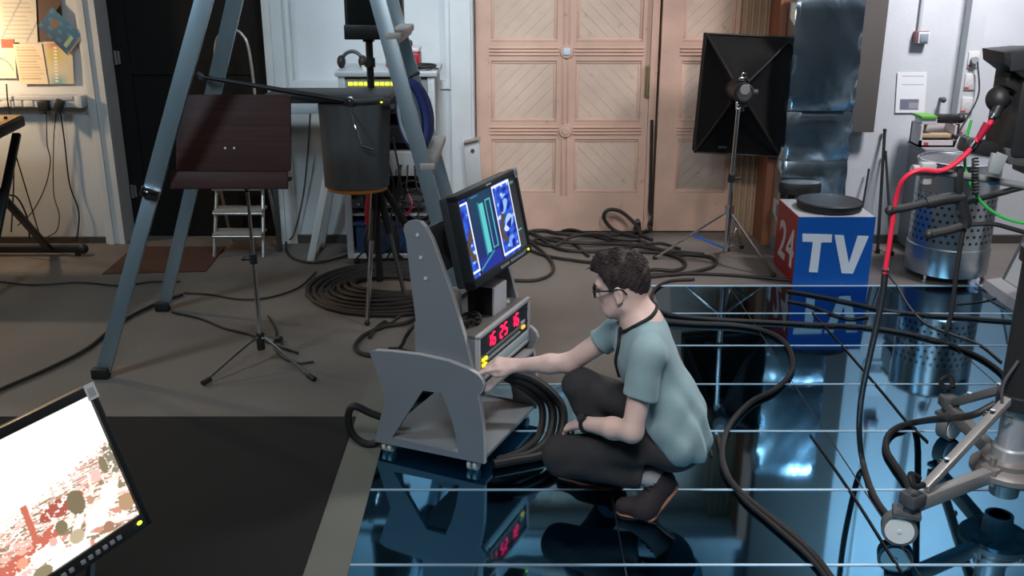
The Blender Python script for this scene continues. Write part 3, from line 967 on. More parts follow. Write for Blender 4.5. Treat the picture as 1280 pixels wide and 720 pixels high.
# ================================================================== equipment rack
rk = thing('equipment_rack', 'light grey equipment rack full of devices behind the stepladder', 'rack', (-.81, 6.66, 0))
rx0, rx1, ry0, ry1, rz = -1.115, -.50, 6.42, 6.92, 1.27
rack_m = mat('rack_grey', (.50, .52, .54), .4, metal=.2)
part('top_panel', MB().box2((rx0 - .02, ry0 - .02, rz), (rx1 + .02, ry1, rz + .035), bev=.006), rack_m, rk)
for x in (rx0 + .02, rx1 - .02):
    for y in (ry0 + .02, ry1 - .02):
        pm = MB().box2((x - .022, y - .022, .05), (x + .022, y + .022, rz), bev=.004)
        if y < 6.6:
            for k in range(26):
                pm.box((x, y - .0225, .12 + k * .044), (.012, .002, .012))
        part('post', pm, rack_m, rk)
part('side_panel', MB().box2((rx0, ry0 + .045, .08), (rx0 + .008, ry1 - .045, rz)), rack_m, rk)
part('back_panel', MB().box2((rx0 + .03, ry1 - .012, .08), (rx1 - .03, ry1 - .002, rz)), black_paint, rk)
part('base', MB().box2((rx0, ry0, .05), (rx1, ry1, .085), bev=.004), rack_m, rk)
for x in (rx0 + .05, rx1 - .05):
    for y in (ry0 + .05, ry1 - .05):
        part('caster', MB().cyl((x - .015, y, .027), (x + .015, y, .027), .027).box((x, y, .045), (.04, .04, .012)), black_rubber, rk)
led_y = mat('led_yellow', (.3, .3, .0), .4, emit=(.85, .9, .05), estr=1.6)
led_g = mat('led_green', (0, .2, .05), .4, emit=(.05, 1, .25), estr=4)
led_r = mat('led_red', (.2, 0, 0), .4, emit=(1, .05, .1), estr=3)
def device(z0, z1, name, m, y=ry0 + .01):
    d = part(name, MB().box2((rx0 + .05, y, z0), (rx1 - .05, y + .36, z1), bev=.004).box2((rx0 + .03, y - .004, z0 + .003), (rx1 - .03, y + .006, z1 - .003)), m, rk)
    return d
u1 = device(1.145, 1.255, 'meter_bridge', mat('device_grey', (.22, .23, .24), .5))
for k in range(12):
    x = rx0 + .075 + k * .034
    part('meter_lamp', MB().box((x, ry0 - .001, 1.224), (.027, .008, .022), bev=.002), led_y, u1)
u2 = device(1.03, 1.13, 'amplifier', black_metal)
for k in range(4):
    part('handle', MB().cyl((rx0 + .08 + k * .13, ry0 - .01, 1.08), (rx0 + .08 + k * .13, ry0 + .01, 1.08), .018), dark_grey, u2)
u3 = device(.84, .95, 'router', black_metal)
u4 = device(.62, .78, 'power_unit', mat('device_white', (.40, .41, .42), .5))
u5 = device(.40, .46, 'patch_panel', mat('device_dark', (.10, .10, .11), .5))
for k in range(3):
    part('status_lamp', MB().ball((-.655 + k * .018, ry0 - .002, .90 - .012 * k), .0085), led_g if k != 1 else led_r, u3)
for k in range(12):
    part('jack', MB().cyl((rx0 + .09 + k * .04, ry0 - .004, .43), (rx0 + .09 + k * .04, ry0 + .008, .43), .009, seg=10), chrome, u5)
part('shelf', MB().box2((rx0 + .02, ry0 + .02, .345), (rx1 - .02, ry1 - .02, .36)), rack_m, rk)
blue_c = mat('blue_crate', srgb(38, 62, 100), .5)
cr = part('drawer_bin', MB().box2((rx0 + .06, ry0 + .0, .095), (rx1 - .06, ry0 + .38, .30), bev=.01).box2((rx0 + .045, ry0 - .012, .28), (rx1 - .045, ry0 + .39, .305), bev=.006), blue_c, rk)
# loose wiring hanging in front of the rack
cab_red = mat('cable_red', srgb(150, 30, 45), .45)
rr = random.Random(3)
for i in range(11):
    x = -1.0 + .045 * i
    pts = [(x, ry0 - .03, rr.choice([1.07, .89, .7])), (x + rr.uniform(-.05, .05), ry0 - .08, .62 + rr.uniform(-.1, .1)),
           (x + rr.uniform(-.1, .1), ry0 - .06, .43 + rr.uniform(-.05, .05)), (x + rr.uniform(-.12, .12), ry0 - .09, .22), (x + rr.uniform(-.15, .15), ry0 - .05, .06)]
    part('patch_cable', MB().tube(pts, .007 if i % 3 else .010, 7), black_rubber, rk, label=None)
part('patch_cable', MB().tube([(-.92, ry0 - .04, .72), (-.925, ry0 - .12, .58), (-.95, ry0 - .12, .44), (-.96, ry0 - .1, .32)], .017, 10), cab_red, rk, label='thick red cable')
part('patch_cable', MB().tube([(-.70, ry0 - .03, .55), (-.66, ry0 - .09, .44), (-.72, ry0 - .08, .36), (-.74, ry0 - .05, .30)], .007, 8), cab_red, rk, label='thin red cable')
for i, (x, z, ra) in enumerate(((-.66, .52, .09), (-.62, .45, .11), (-.70, .40, .08))):
    part('cable_loop', MB().tube([(x + ra * math.cos(t), ry0 - .05 - .01 * i, z + ra * .9 * math.sin(t)) for t in np.linspace(0, 2 * PI, 14)[:-1]], .006, 7, closed=True, n=3), black_rubber, rk)

# things lying on the rack
zt = rz + .035
rb = thing('toolbox', 'small red case lying on top of the equipment rack', 'case', (-.72, 6.70, zt))
part('body', MB().box((-.72, 6.70, zt + .05), (.22, .2, .10), bev=.015), mat('red_case', srgb(165, 25, 45), .4), rb)
part('lid', MB().box((-.72, 6.70, zt + .115), (.225, .205, .028), bev=.01), mat('pale_lid', (.6, .5, .5), .4), rb)
part('handle', MB().tube([(-.77, 6.70, zt + .128), (-.765, 6.70, zt + .165), (-.675, 6.70, zt + .165), (-.67, 6.70, zt + .128)], .008), black_plastic, rb)
hp_ = thing('headphones', 'black headphones heaped on the left corner of the rack', 'headphones', (-1.06, 6.62, zt))
part('headband', MB().tube([(-1.12 + .07 * (1 - math.cos(t)) , 6.60 + .02 * math.sin(t), zt + .03 + .075 * math.sin(t)) for t in np.linspace(0, PI, 9)], .012), black_plastic, hp_)
for x in (-1.12, -.98):
    part('ear_cup', MB().ball((x, 6.60, zt + .042), (.028, .045, .042)), black_rubber, hp_)
ct = thing('coiled_strap', 'coiled dark strap lying on the right front corner of the rack', 'strap', (-.58, 6.5, zt))
part('coil', MB().tube([(-.60 + (.05 + .003 * i) * math.cos(i * .7), 6.52 + (.05 + .003 * i) * math.sin(i * .7), zt + .008 + .0008 * i) for i in range(26)], .008), black_rubber, ct)
part('tail', MB().tube([(-.56, 6.50, zt + .01), (-.50, 6.46, zt + .015), (-.475, 6.44, zt + .012)], .006), dark_grey, ct)
solo('adhesive_tape', MB().lathe([(.028, 0), (.045, 0), (.045, .025), (.028, .025), (.028, 0)], (-.93, 6.50, zt), 28), mat('tape_white', (.7, .7, .66), .5),
     'roll of white tape lying near the left front edge of the rack', 'tape')

# ================================================================== black tripod with tray, grey skirt, lamp monitor
tx, ty = -.80, 5.66
tp = thing('camera_tripod', 'black tripod with a dark tray and a grey fabric drum behind the music stand', 'tripod', (tx, ty, 0))
pp = G(459, 405, .01)
feet = [pp, Vector((tx + .16, ty - .02, .01)), Vector((tx + .42, ty + .1, .01))]
top = Vector((tx, ty, .80))
for f in feet:
    lg = part('leg', MB().tube([top, top.lerp(f, .45)], .022, 10, n=1), black_metal, tp)
    part('leg_extension', MB().tube([top.lerp(f, .42), f], .013, 10, n=1), chrome if f is pp else dark_grey, lg)
    part('rubber_foot', MB().ball(f + Vector((0, 0, .008)), .017), black_rubber, lg)
part('crown', MB().cyl((tx, ty, .75), (tx, ty, .86), .04), black_plastic, tp)
part('centre_column', MB().cyl((tx, ty, .14), (tx, ty, 1.62), .021), black_metal, tp)
part('column_clamp', MB().cyl((tx, ty, 1.41), (tx, ty, 1.46), .030).cyl((tx, ty - .055, 1.435), (tx, ty - .02, 1.435), .016), black_plastic, tp)
part('clamp_knob', MB().cyl((tx, ty - .066, 1.435), (tx, ty - .052, 1.435), .021, .018), chrome, tp)
sk = thing('grey_drum', 'grey fabric drum with an orange lower rim under the dark tray', 'drum', (-.865, 5.40, .80))
fab = mat('grey_fabric', srgb(72, 74, 76), .9, var=.12, scale=4, stretch=(6, 6, .5), bump=.15, bscale=120)
z0, z1 = .79, 1.245
dm_ = MB()
prof = []
b = dm_.bm
rings = []
for j, z in enumerate(np.linspace(z0, z1, 10)):
    ring = []
    for i in range(56):
        a = 2 * PI * i / 56
        rr_ = .180 + .010 * math.sin(a * 7 + .6) * (j / 9) + .006 * math.sin(a * 11 + 2) * (j / 9) + .012 * (j / 9)
        ring.append(b.verts.new((-.865 + rr_ * math.cos(a), 5.40 + rr_ * .8 * math.sin(a), z)))
    rings.append(ring)
for A, B in zip(rings, rings[1:]):
    for i in range(56):
        b.faces.new((A[i], A[(i + 1) % 56], B[(i + 1) % 56], B[i]))
b.faces.new(rings[-1]); b.faces.new(rings[0][::-1])
part('skirt', dm_, fab, sk, smooth=60)
part('rim', MB().lathe([(.10, .765), (.162, .765), (.168, .772), (.168, .792), (.10, .792), (.10, .765)], (0, 0, 0), 48).bm and (lambda m: (bmesh.ops.scale(m.bm, vec=(1, .8, 1), verts=m.bm.verts), bmesh.ops.translate(m.bm, vec=(-.865, 5.40, 0), verts=m.bm.verts), m)[-1])(MB().lathe([(.10, .765), (.162, .765), (.168, .772), (.168, .792), (.10, .792), (.10, .765)], (0, 0, 0), 48)), mat('orange_rim', srgb(190, 120, 45), .5), sk)
part('tray_plank', MB().box2((-1.34, 5.34, 1.25), (-.66, 5.66, 1.295), bev=.006), mat('tray_grey', srgb(62, 64, 66), .6), tp)
part('tray_edge', MB().box2((-.9, 5.325, 1.24), (-.66, 5.34, 1.275), bev=.003), dark_grey, tp)
part('tray_lamp', MB().ball((-.70, 5.322, 1.262), .007), led_y, tp)
hm = thing('hanging_monitor', 'black monitor seen at the top edge behind the ladder, on a column', 'monitor', (-.785, 5.62, 1.56))
part('housing', MB().box2((-.92, 5.60, 1.575), (-.60, 5.70, 2.02), bev=.01), black_plastic, hm)
part('bezel', MB().box2((-.925, 5.585, 1.565), (-.595, 5.605, 1.645), bev=.006), black_metal, hm)
part('screen', MB().box2((-.90, 5.588, 1.65), (-.62, 5.602, 2.0)), mat('dark_screen', (.006, .007, .007), .25), hm)
part('mount', MB().box2((tx - .03, 5.63, 1.55), (tx + .03, 5.69, 1.58)), black_metal, hm)
# boom arm with clip
bp0, bp1 = P(252, 96, 5.28), P(437, 127, 5.28)
bm_ = thing('microphone_boom', 'long black microphone boom reaching left over the wooden board', 'boom arm', bp1)
part('arm', MB().cyl(bp0, bp1, .011, .0165), black_metal, bm_)
part('end_clip', MB().box(bp0, (.03, .02, .03), bev=.004).cyl(bp0 + Vector((-.02, 0, .02)), bp0 + Vector((.01, 0, .0)), .012), dark_grey, bm_)
part('swivel', MB().cyl(bp1 - Vector((0, .03, 0)), bp1 + Vector((0, .03, 0)), .024).cyl(bp1 - Vector((0, .05, 0)), bp1 - Vector((0, .02, 0)), .012), chrome, bm_)
part('bracket', MB().bar(bp1, P(480, 124, 5.3), .02, .02, bev=.003), dark_grey, bm_)
part('hanging_rod', MB().tube([P(436, 130, 5.27), P(444, 158, 5.2), P(452, 182, 5.2)], .0045, 8), chrome, bm_)
part('rod_tip', MB().tube([P(452, 182, 5.2), P(467, 187, 5.2)], .009, 8), black_plastic, bm_)

# blue hose coil hanging on the ladder
bcx, bcz, bcy = -.50, 1.235, 5.02
bco = thing('blue_cable_coil', 'thick blue coil hanging on the back stile of the stepladder', 'cable coil', (bcx, bcy, bcz - .2))
navy = mat('navy_sheath', srgb(48, 62, 120), .6, var=.1)
for i in range(3):
    part('turn', MB().tube([(bcx + (.062 + .004 * i) * math.cos(t) - .02 * math.sin(t), bcy + .012 * math.cos(t * 2) + .032 * i, bcz + (.165 - .006 * i) * math.sin(t)) for t in np.linspace(0, 2 * PI, 17)[:-1]], .026, 12, closed=True, n=4), navy, bco)
for i in range(3):
    part('white_cable', MB().tube([(bcx - .022 + (.040 + .004 * i) * math.cos(t) - .02 * math.sin(t), bcy - .032, bcz - .01 + (.115 + .012 * i) * math.sin(t)) for t in np.linspace(0, 2 * PI, 17)[:-1]], .0038, 8, closed=True, n=4), mat('white_cable', (.6, .62, .64), .4), bco)
part('tie', MB().tube([(bcx - .02, bcy - .03, bcz + .15), (bcx - .02, bcy + .10, bcz + .18), (bcx + .03, bcy + .02, bcz + .21)], .008), black_rubber, bco)

# pale box on the casing left of the big door
q = P(592, 205, 6.93)
jb = thing('wall_box', 'pale grey flat box fixed beside the big wooden door', 'box', (q.x, 6.93, q.z - .17))
part('body', MB().box((q.x - .005, 6.93, q.z), (.115, .045, .33), Matrix.Rotation(R(-3), 3, 'Y'), bev=.006), mat('pale_box', (.50, .51, .52), .45), jb)
part('lid_edge', MB().box((q.x - .005, 6.91, q.z + .175), (.12, .06, .012), Matrix.Rotation(R(-14), 3, 'Y'), bev=.002), mat('box_wood', (.35, .28, .24), .5), jb)
part('latch', MB().cyl((q.x - .005, 6.9, q.z + .1), (q.x - .005, 6.912, q.z + .1), .014), chrome, jb)

# ================================================================== big monitor in the left foreground
def monitor(T, rz, loc, w, h, label, paint, pm, estr_name, stickers=True, group=None, tilt=12, buttons=10):
    """monitor: local x to the right along the screen, -y towards the viewer, z up; loc = lower left corner of the bezel"""
    t = thing('monitor', label, 'monitor', loc, rz, group)
    M = Matrix.Rotation(-R(tilt), 3, 'X')            # lean back
    def L(x, y, z): return M @ Vector((x, y, z))
    bz = MB()
    for (a, b) in (((0, -.012, 0), (w, .03, .036)), ((0, -.012, h - .024), (w, .03, h)), ((0, -.012, 0), (.02, .03, h)), ((w - .02, -.012, 0), (w, .03, h))):
        c = (Vector(a) + Vector(b)) / 2
        bz.box(M @ c, [abs(b[i] - a[i]) for i in range(3)], M, bev=.004)
    part('bezel', bz, mat('monitor_bezel', (.022, .024, .026), .35), t, world=False)
    part('housing', MB().box(L(w / 2, .042, h / 2), (w - .01, .05, h - .01), M, bev=.008).box(L(w / 2, .072, h / 2), (w * .5, .03, h * .55), M, bev=.01), mat('monitor_back', (.03, .031, .033), .5), t, world=False)
    iw, ih = w - .04, h - .06
    Mt = MW[t.name]
    o = Mt @ L(.02, -.0035, h - .024)
    ex = (Mt @ L(.02 + iw, -.0035, h - .024)) - o
    ey = (Mt @ L(.02, -.0035, .036)) - o
    picture('screen', o, ex, ey, 260, 160, paint, pm, t)
    for k in range(buttons):
        part('button', MB().box(L(w * .45 + k * .022 + (.012 if k > 3 else 0), -.013, .017), (.013, .006, .011), M, bev=.002), mat('button_grey', (.35, .38, .40), .4), t, world=False)
    part('power_lamp', MB().ball(L(w - .035, -.012, .019), (.008, .004, .005)), mat('lamp_lime', (.3, .4, 0), .4, emit=(.7, 1, .05), estr=2.5), t, world=False)
    if stickers:
        part('sticker', MB().box(L(w - .014, -.0125, h - .016), (.032, .001, .040), M), mat('sticker_white', (.75, .75, .75), .5), t, world=False, label='white barcode sticker')
        for k in range(4):
            part('sticker_bars', MB().box(L(w - .022 + k * .005, -.0133, h - .018), (.0022, .001, .022), M), mat('ink_grey', (.25, .25, .26), .6), t, world=False)
    return t, L, M

def blob(p, cx, cy, rx, ry, ang=0):
    a = R(ang); dx, dy = p[0] - cx, p[1] - cy
    x = dx * math.cos(a) + dy * math.sin(a); y = -dx * math.sin(a) + dy * math.cos(a)
    return (x / rx) ** 2 + (y / ry) ** 2 < 1
# programme picture: an over-exposed hall with a seated audience, in picture coordinates (u right, v down)
def vnoise(x, y, seed):
    "smooth value noise"
    r = np.random.default_rng(seed).uniform(0, 1, (64, 64))
    xi, yi = np.floor(x).astype(int), np.floor(y).astype(int)
    fx, fy = x - xi, y - yi
    fx, fy = fx * fx * (3 - 2 * fx), fy * fy * (3 - 2 * fy)
    g = lambda a, b: r[a % 64, b % 64]
    return (g(xi, yi) * (1 - fx) + g(xi + 1, yi) * fx) * (1 - fy) + (g(xi, yi + 1) * (1 - fx) + g(xi + 1, yi + 1) * fx) * fy
def hall(u, v, pos):
    c = base(u, (1.0, .97, .90))
    r = np.random.default_rng(4)
    p = (u, v)
    c[(np.abs(v - .50 - .03 * u) < .006) & (u < .62)] = (.88, .76, .62)
    c[(np.abs(u - .33 - .06 * v) < .004) & (v > .18) & (v < .42)] = (.75, .62, .50)
    # seated crowd: rows of heads, shirts and seats, larger towards the front
    top = .56 - .20 * np.clip((u - .35) / .65, 0, 1)
    d_ = np.clip(v - top, 0, 1)
    sc = 1 / (.35 + 2.2 * d_)
    n1 = vnoise(u * 46 * sc, v * 34 * sc, 1); n2 = vnoise(u * 30 * sc + 9, v * 26 * sc + 4, 2); n3 = vnoise(u * 80, v * 70, 3)
    k = (d_ > 0) & (u > .30)
    c[k & (n1 > .55)] = (.93, .80, .66)
    c[k & (n1 < .36)] = (.66, .30, .22)
    c[k & (n2 < .27)] = (.30, .22, .14)
    c[k & (n2 > .74)] = (.90, .52, .47)
    c[k & (n3 > .76)] = (1, .95, .88)
    k = (d_ > 0) & (d_ < .03) & (n3 > .35); c[k] = (1, .96, .9)
    # red seats, aisle and column
    k = blob(p, .66, .63, .12, .06, -6) & (n3 < .72); c[k] = (.42, .10, .07)
    k = (np.abs(v - (.85 - .20 * (u - .2)) + .02 * (n1 - .5)) < .055) & (u < .60) & (n3 < .82); c[k] = (.58, .15, .10)
    k = (np.abs(u - (.50 - .03 * (v - .5))) < .015) & (v > .49) & (v < .77); c[k] = (.58, .16, .10)
    k = (v > .70) & (v < .78) & (u < .47) & (u > .2) & (n1 > .5); c[k] = (.80, .45, .36)
    # nearest rows: pale shirts and sheets, dark and fair heads
    def sheet(cx_, cy_, w, h, a, col):
        q = R(a); x = (u - cx_) * math.cos(q) + (v - cy_) * math.sin(q); y = -(u - cx_) * math.sin(q) + (v - cy_) * math.cos(q)
        c[(np.abs(x) < w + .012 * (n3 - .5)) & (np.abs(y) < h + .012 * (n3 - .5))] = col
    for (x, y, rx, ry, col) in ((.73, .66, .045, .09, (.20, .16, .09)), (.62, .76, .030, .05, (.22, .18, .10)), (.93, .52, .022, .07, (.24, .20, .12)), (.87, .56, .03, .05, (.93, .52, .47)), (.80, .70, .02, .03, (.55, .30, .2))):
        c[blob(p, x + .01 * 0, y, rx, ry)] = col
    sheet(.83, .60, .008, .09, 8, (1, .9, .74)); sheet(.90, .73, .05, .07, 20, (1, .97, .92)); sheet(.80, .83, .065, .08, 14, (1, .97, .92))
    sheet(.70, .80, .022, .06, 30, (1, .93, .84)); sheet(.52, .86, .08, .05, -6, (1, .96, .90)); sheet(.60, .97, .11, .055, -4, (1, .97, .92)); sheet(.33, .97, .08, .05, 8, (1, .97, .92))
    for (x, y, rx, ry, col) in ((.965, .86, .045, .065, (.46, .30, .17)), (.67, .88, .038, .05, (.52, .42, .27)), (.40, .83, .026, .035, (.80, .36, .22)), (.83, .95, .03, .04, (.38, .2, .13)), (.46, .97, .05, .05, (.27, .23, .13)), (.27, .90, .03, .03, (.85, .7, .58)), (.14, .93, .05, .08, (.3, .25, .15)), (.56, .82, .02, .03, (.75, .45, .38))):
        c[blob(p, x, y, rx, ry)] = col
    c[(u > .955) & (v > .40) & (v < .62) & (n3 < .7)] = (.24, .22, .15)
    return c
W_, H_ = .57, .38
tl_ = Vector((-1.029, 2.2, 1.013))                    # upper right corner
wv = Vector((.4054, .9141, 0)); rzv = math.atan2(.9141, .4054)
nv = Vector((.9141, -.4054, 0))
T_ = R(20.7)
low_right = tl_ + (nv * math.sin(T_) - Vector((0, 0, 1)) * math.cos(T_)) * H_
locm = low_right - wv * W_
fm, Lm, Mm = monitor(None, rzv, locm, W_, H_, 'large monitor showing a bright hall full of people, in the left foreground', hall, mat_paint('programme_picture', emission=1.25), 'x', tilt=20.7)
# its stand: arm, post and foot
pst = (Matrix.Rotation(rzv, 3, 'Z') @ Vector((W_ * .52, .16, 0))) + locm
st = thing('monitor_stand', 'grey upright stand carrying the foreground monitor', 'stand', (pst.x, pst.y, 0))
lw = MB()
part('post', MB().box((pst.x, pst.y, .46), (.06, .06, .86), Matrix.Rotation(rzv, 3, 'Z'), bev=.006), grey_board, st)
part('foot_plate', MB().box((pst.x, pst.y, .018), (.5, .4, .03), Matrix.Rotation(rzv, 3, 'Z'), bev=.008), grey_board, st)
q0 = MW[fm.name] @ Lm(W_ * .5, .088, H_ * .45)
part('head_arm', MB().bar(q0, (pst.x, pst.y, .86), .05, .03, bev=.004), dark_grey, st)
for s in (.32, .74):
    a = MW[fm.name] @ Lm(W_ * s, .05, -.004); b = Vector((a.x, a.y, a.z - .30)) - wv * (.02) - nv * .06
    part('bracket', MB().bar(a + Vector((0, 0, .0)), b, .03, .014, bev=.003), mat('bracket_grey', (.34, .37, .40), .45), st)
part('cross_bar', MB().bar(MW[fm.name] @ Lm(W_ * .3, .05, -.29), MW[fm.name] @ Lm(W_ * .76, .05, -.29), .03, .03, bev=.004), MATS['bracket_grey'], st)
# ================================================================== monitor trolley
TO = Vector((-.15, 3.568, 0))
TRZ = math.atan2(-.4003, .9164)
cart = thing('monitor_trolley', 'grey laminate trolley on white casters beside the crouching person', 'trolley', TO, TRZ)
def cplane(px, py, yl):
    "point of the photograph on the trolley's vertical plane y = yl (trolley coordinates)"
    w = Vector((.4003, .9164, 0)); d = Vector((.9164, -.4003, 0))
    r = ray(px, py)
    t = (yl + TO.dot(w)) / r.dot(w)
    q = Vector((0, 0, CH)) + r * t
    return Vector(((q - TO).dot(d), yl, q.z))
EX, EY, EZ = Vector((1, 0, 0)), Vector((0, 1, 0)), Vector((0, 0, 1))
bump_o = [(-.476, .455), (-.45, .466), (-.369, .475), (-.24, .482), (-.114, .476), (-.026, .457), (.015, .440), (.034, .422), (.042, .400), (.034, .372), (.016, .350),
          (.028, .29), (.035, .231), (.039, .14), (.04, .053), (-.474, .047), (-.409, .264)]
hole_o = [(-.234, .328), (-.146, .332), (-.115, .26), (-.09, .17), (-.075, .078), (-.387, .084)]
fin_o = [(-.268, .44), (-.266, .62), (-.286, .82), (-.297, .95), (-.307, .99), (-.302, 1.013), (-.285, 1.027), (-.258, 1.034), (-.232, 1.030), (-.21, 1.01), (-.182, .964), (-.1, .747), (-.05, .58), (-.011, .43)]
for (yb, yf, sgn) in ((0, .021, 1), (.579, .558, -1)):
    part('side_panel', MB().prism_hole(bump_o, hole_o, (0, yb if sgn > 0 else yb, 0), EX, EZ, EY * sgn, .02), grey_board, cart, world=False)
    part('upright', MB().prism(fin_o, (0, yf, 0), EX, EZ, EY * sgn, .02), grey_board, cart, world=False)
    e = MB()
    for A, B in zip(fin_o[8:], fin_o[9:]):
        a = Vector((A[0], yf + sgn * .01, A[1])); b = Vector((B[0], yf + sgn * .01, B[1]))
        off = Vector(((b - a).z, 0, -(b - a).x)).normalized() * -.001
        e.bar(a + off, b + off, .0205, .003, Vector((off.x, 0, off.z)))
    for A, B in zip(bump_o[1:14], bump_o[2:15]):
        a = Vector((A[0], yb + sgn * .01, A[1])); b = Vector((B[0], yb + sgn * .01, B[1]))
        off = Vector(((b - a).z, 0, -(b - a).x)).normalized() * -.001
        e.bar(a + off, b + off, .0205, .003, Vector((off.x, 0, off.z)))
    part('edge_band', e, edge_band, cart, world=False)
for q in ((522, 294), (526, 322), (532, 348)):
    c = cplane(*q, .021)
    part('screw', MB().cyl((c.x, .0165, c.z), (c.x, .0215, c.z), .0065, .008, 12), mat('screw_zinc', (.62, .63, .64), .4), cart, world=False)
board2 = mat('grey_board_inner', (.24, .25, .26), .5, var=.03, scale=3)
desk_m = mat('desk_top', (.15, .135, .125), .45, var=.05, scale=4)
part('base_shelf', MB().box2((-.45, .021, .052), (.03, .558, .07), bev=.002), board2, cart, world=False)
part('lower_tray', MB().box2((-.30, .041, .335), (.035, .538, .352), bev=.004), mat('tray_board', (.33, .31, .30), .5), cart, world=False)
part('back_board', MB().box2((-.285, .041, .36), (-.265, .538, .60)), board2, cart, world=False)
part('cross_board', MB().box2((-.27, .041, .76), (-.25, .538, .98)), dark_grey, cart, world=False)  # dark grey puts the shade behind the monitor into the board's colour
for (x, y) in ((-.42, .03), (-.02, .03), (-.42, .55), (-.02, .55)):
    k = part('caster', MB().cyl((x, y, .052), (x, y, .035), .012).box((x, y, .046), (.03, .024, .01), bev=.003), mat('caster_grey', (.3, .3, .3), .4), cart, world=False)
    for s in (-1, 1):
        part('wheel', MB().cyl((x + s * .006, y, .026), (x + s * .021, y, .026), .026, seg=24), mat('white_wheel', (.62, .62, .58), .4), k, world=False)
# control box
bx0 = part('control_box', MB().box2((-.262, .045, .38), (-.012, .055, .572)).box2((-.262, .535, .38), (-.012, .545, .572)).box2((-.262, .045, .38), (-.012, .545, .392)).box2((-.262, .045, .392), (-.25, .545, .572)), grey_board, cart, world=False)
part('desk_top', MB().box2((-.262, .042, .57), (.0, .538, .585), bev=.003), desk_m, cart, world=False)
frm = MB()
fy0, fy1, fz0, fz1 = .036, .562, .379, .582
for (a, b) in (((-.012, fy0, fz0), (.006, fy1, fz0 + .014)), ((-.012, fy0, fz1 - .012), (.006, fy1, fz1 + .004)), ((-.012, fy0, fz0), (.006, fy0 + .016, fz1)), ((-.012, fy1 - .016, fz0), (.006, fy1, fz1))):
    frm.box2(a, b, bev=.002)
part('panel_frame', frm, edge_band, cart, world=False)
pnl = part('control_panel', MB().box2((-.01, .05, .39), (-.002, .55, .572)), mat('panel_black', (.015, .016, .02), .3), cart, world=False)
led_m = mat('led_digit', (.2, 0, 0), .4, emit=(1, .01, .06), estr=3.2)
SEG = {'0': 'abcdef', '1': 'bc', '2': 'abged', '5': 'afgcd', '6': 'afgedc'}
def seg7(ch, y, z, w, h):
    mb = MB(); t = .006; x = .0012
    S = {'a': ((0, h), (w, h)), 'g': ((0, h / 2), (w, h / 2)), 'd': ((0, 0), (w, 0)), 'f': ((0, h / 2), (0, h)), 'b': ((w, h / 2), (w, h)), 'e': ((0, 0), (0, h / 2)), 'c': ((w, 0), (w, h / 2))}
    for s in SEG[ch]:
        (a, b), (c, d) = S[s]
        lo = (min(a, c), min(b, d)); hi = (max(a, c), max(b, d))
        hor = b == d
        mb.box2((-.002, y + lo[0] + (.003 if hor else -t / 2), z + lo[1] + (-t / 2 if hor else .003)), (x, y + hi[0] + (-.003 if hor else t / 2), z + hi[1] + (t / 2 if hor else -.003)))
    return mb
yy = .135
for g in ('16', '25', '16'):
    for ch in g:
        part('digit', seg7(ch, yy, .500, .026, .050), led_m, pnl, world=False)
        yy += .044
    yy += .032
for k in range(18):
    part('push_button', MB().box((.002, .125 + k * .019, .458), (.008, .013, .011), bev=.002), mat('button_pale', (.38, .40, .40), .4), pnl, world=False)
yl = mat('button_yellow', (.7, .55, .02), .4, emit=(1, .8, .04), estr=.9)
for (y, z, m) in ((.082, .470, yl), (.107, .470, yl), (.082, .447, yl), (.100, .447, yl)):
    part('lit_button', MB().box((.003, y, z), (.01, .018, .014), bev=.002), m, pnl, world=False)
part('lit_button', MB().box((.003, .49, .470), (.01, .028, .014), bev=.002), mat('button_amber', (.8, .45, .1), .4, emit=(1, .5, .1), estr=1.0), pnl, world=False)
part('label_window', MB().box((.001, .49, .492), (.004, .04, .012)), mat('pale_blue_plate', (.62, .72, .85), .4), pnl, world=False)
part('label_strip', MB().box2((-.002, .054, .396), (.003, .546, .436), bev=.001), mat('pale_strip', (.55, .62, .62), .5), pnl, world=False)
part('rocker_row', MB().box2((-.002, .115, .474), (.001, .45, .484)), mat('strip_grey', (.2, .22, .23), .5), pnl, world=False)
for y in (.056, .544):
    for z in (.42, .48, .535, .56):
        part('rack_screw', MB().cyl((-.002, y, z), (.002, y, z), .0045, seg=10), chrome, pnl, world=False)

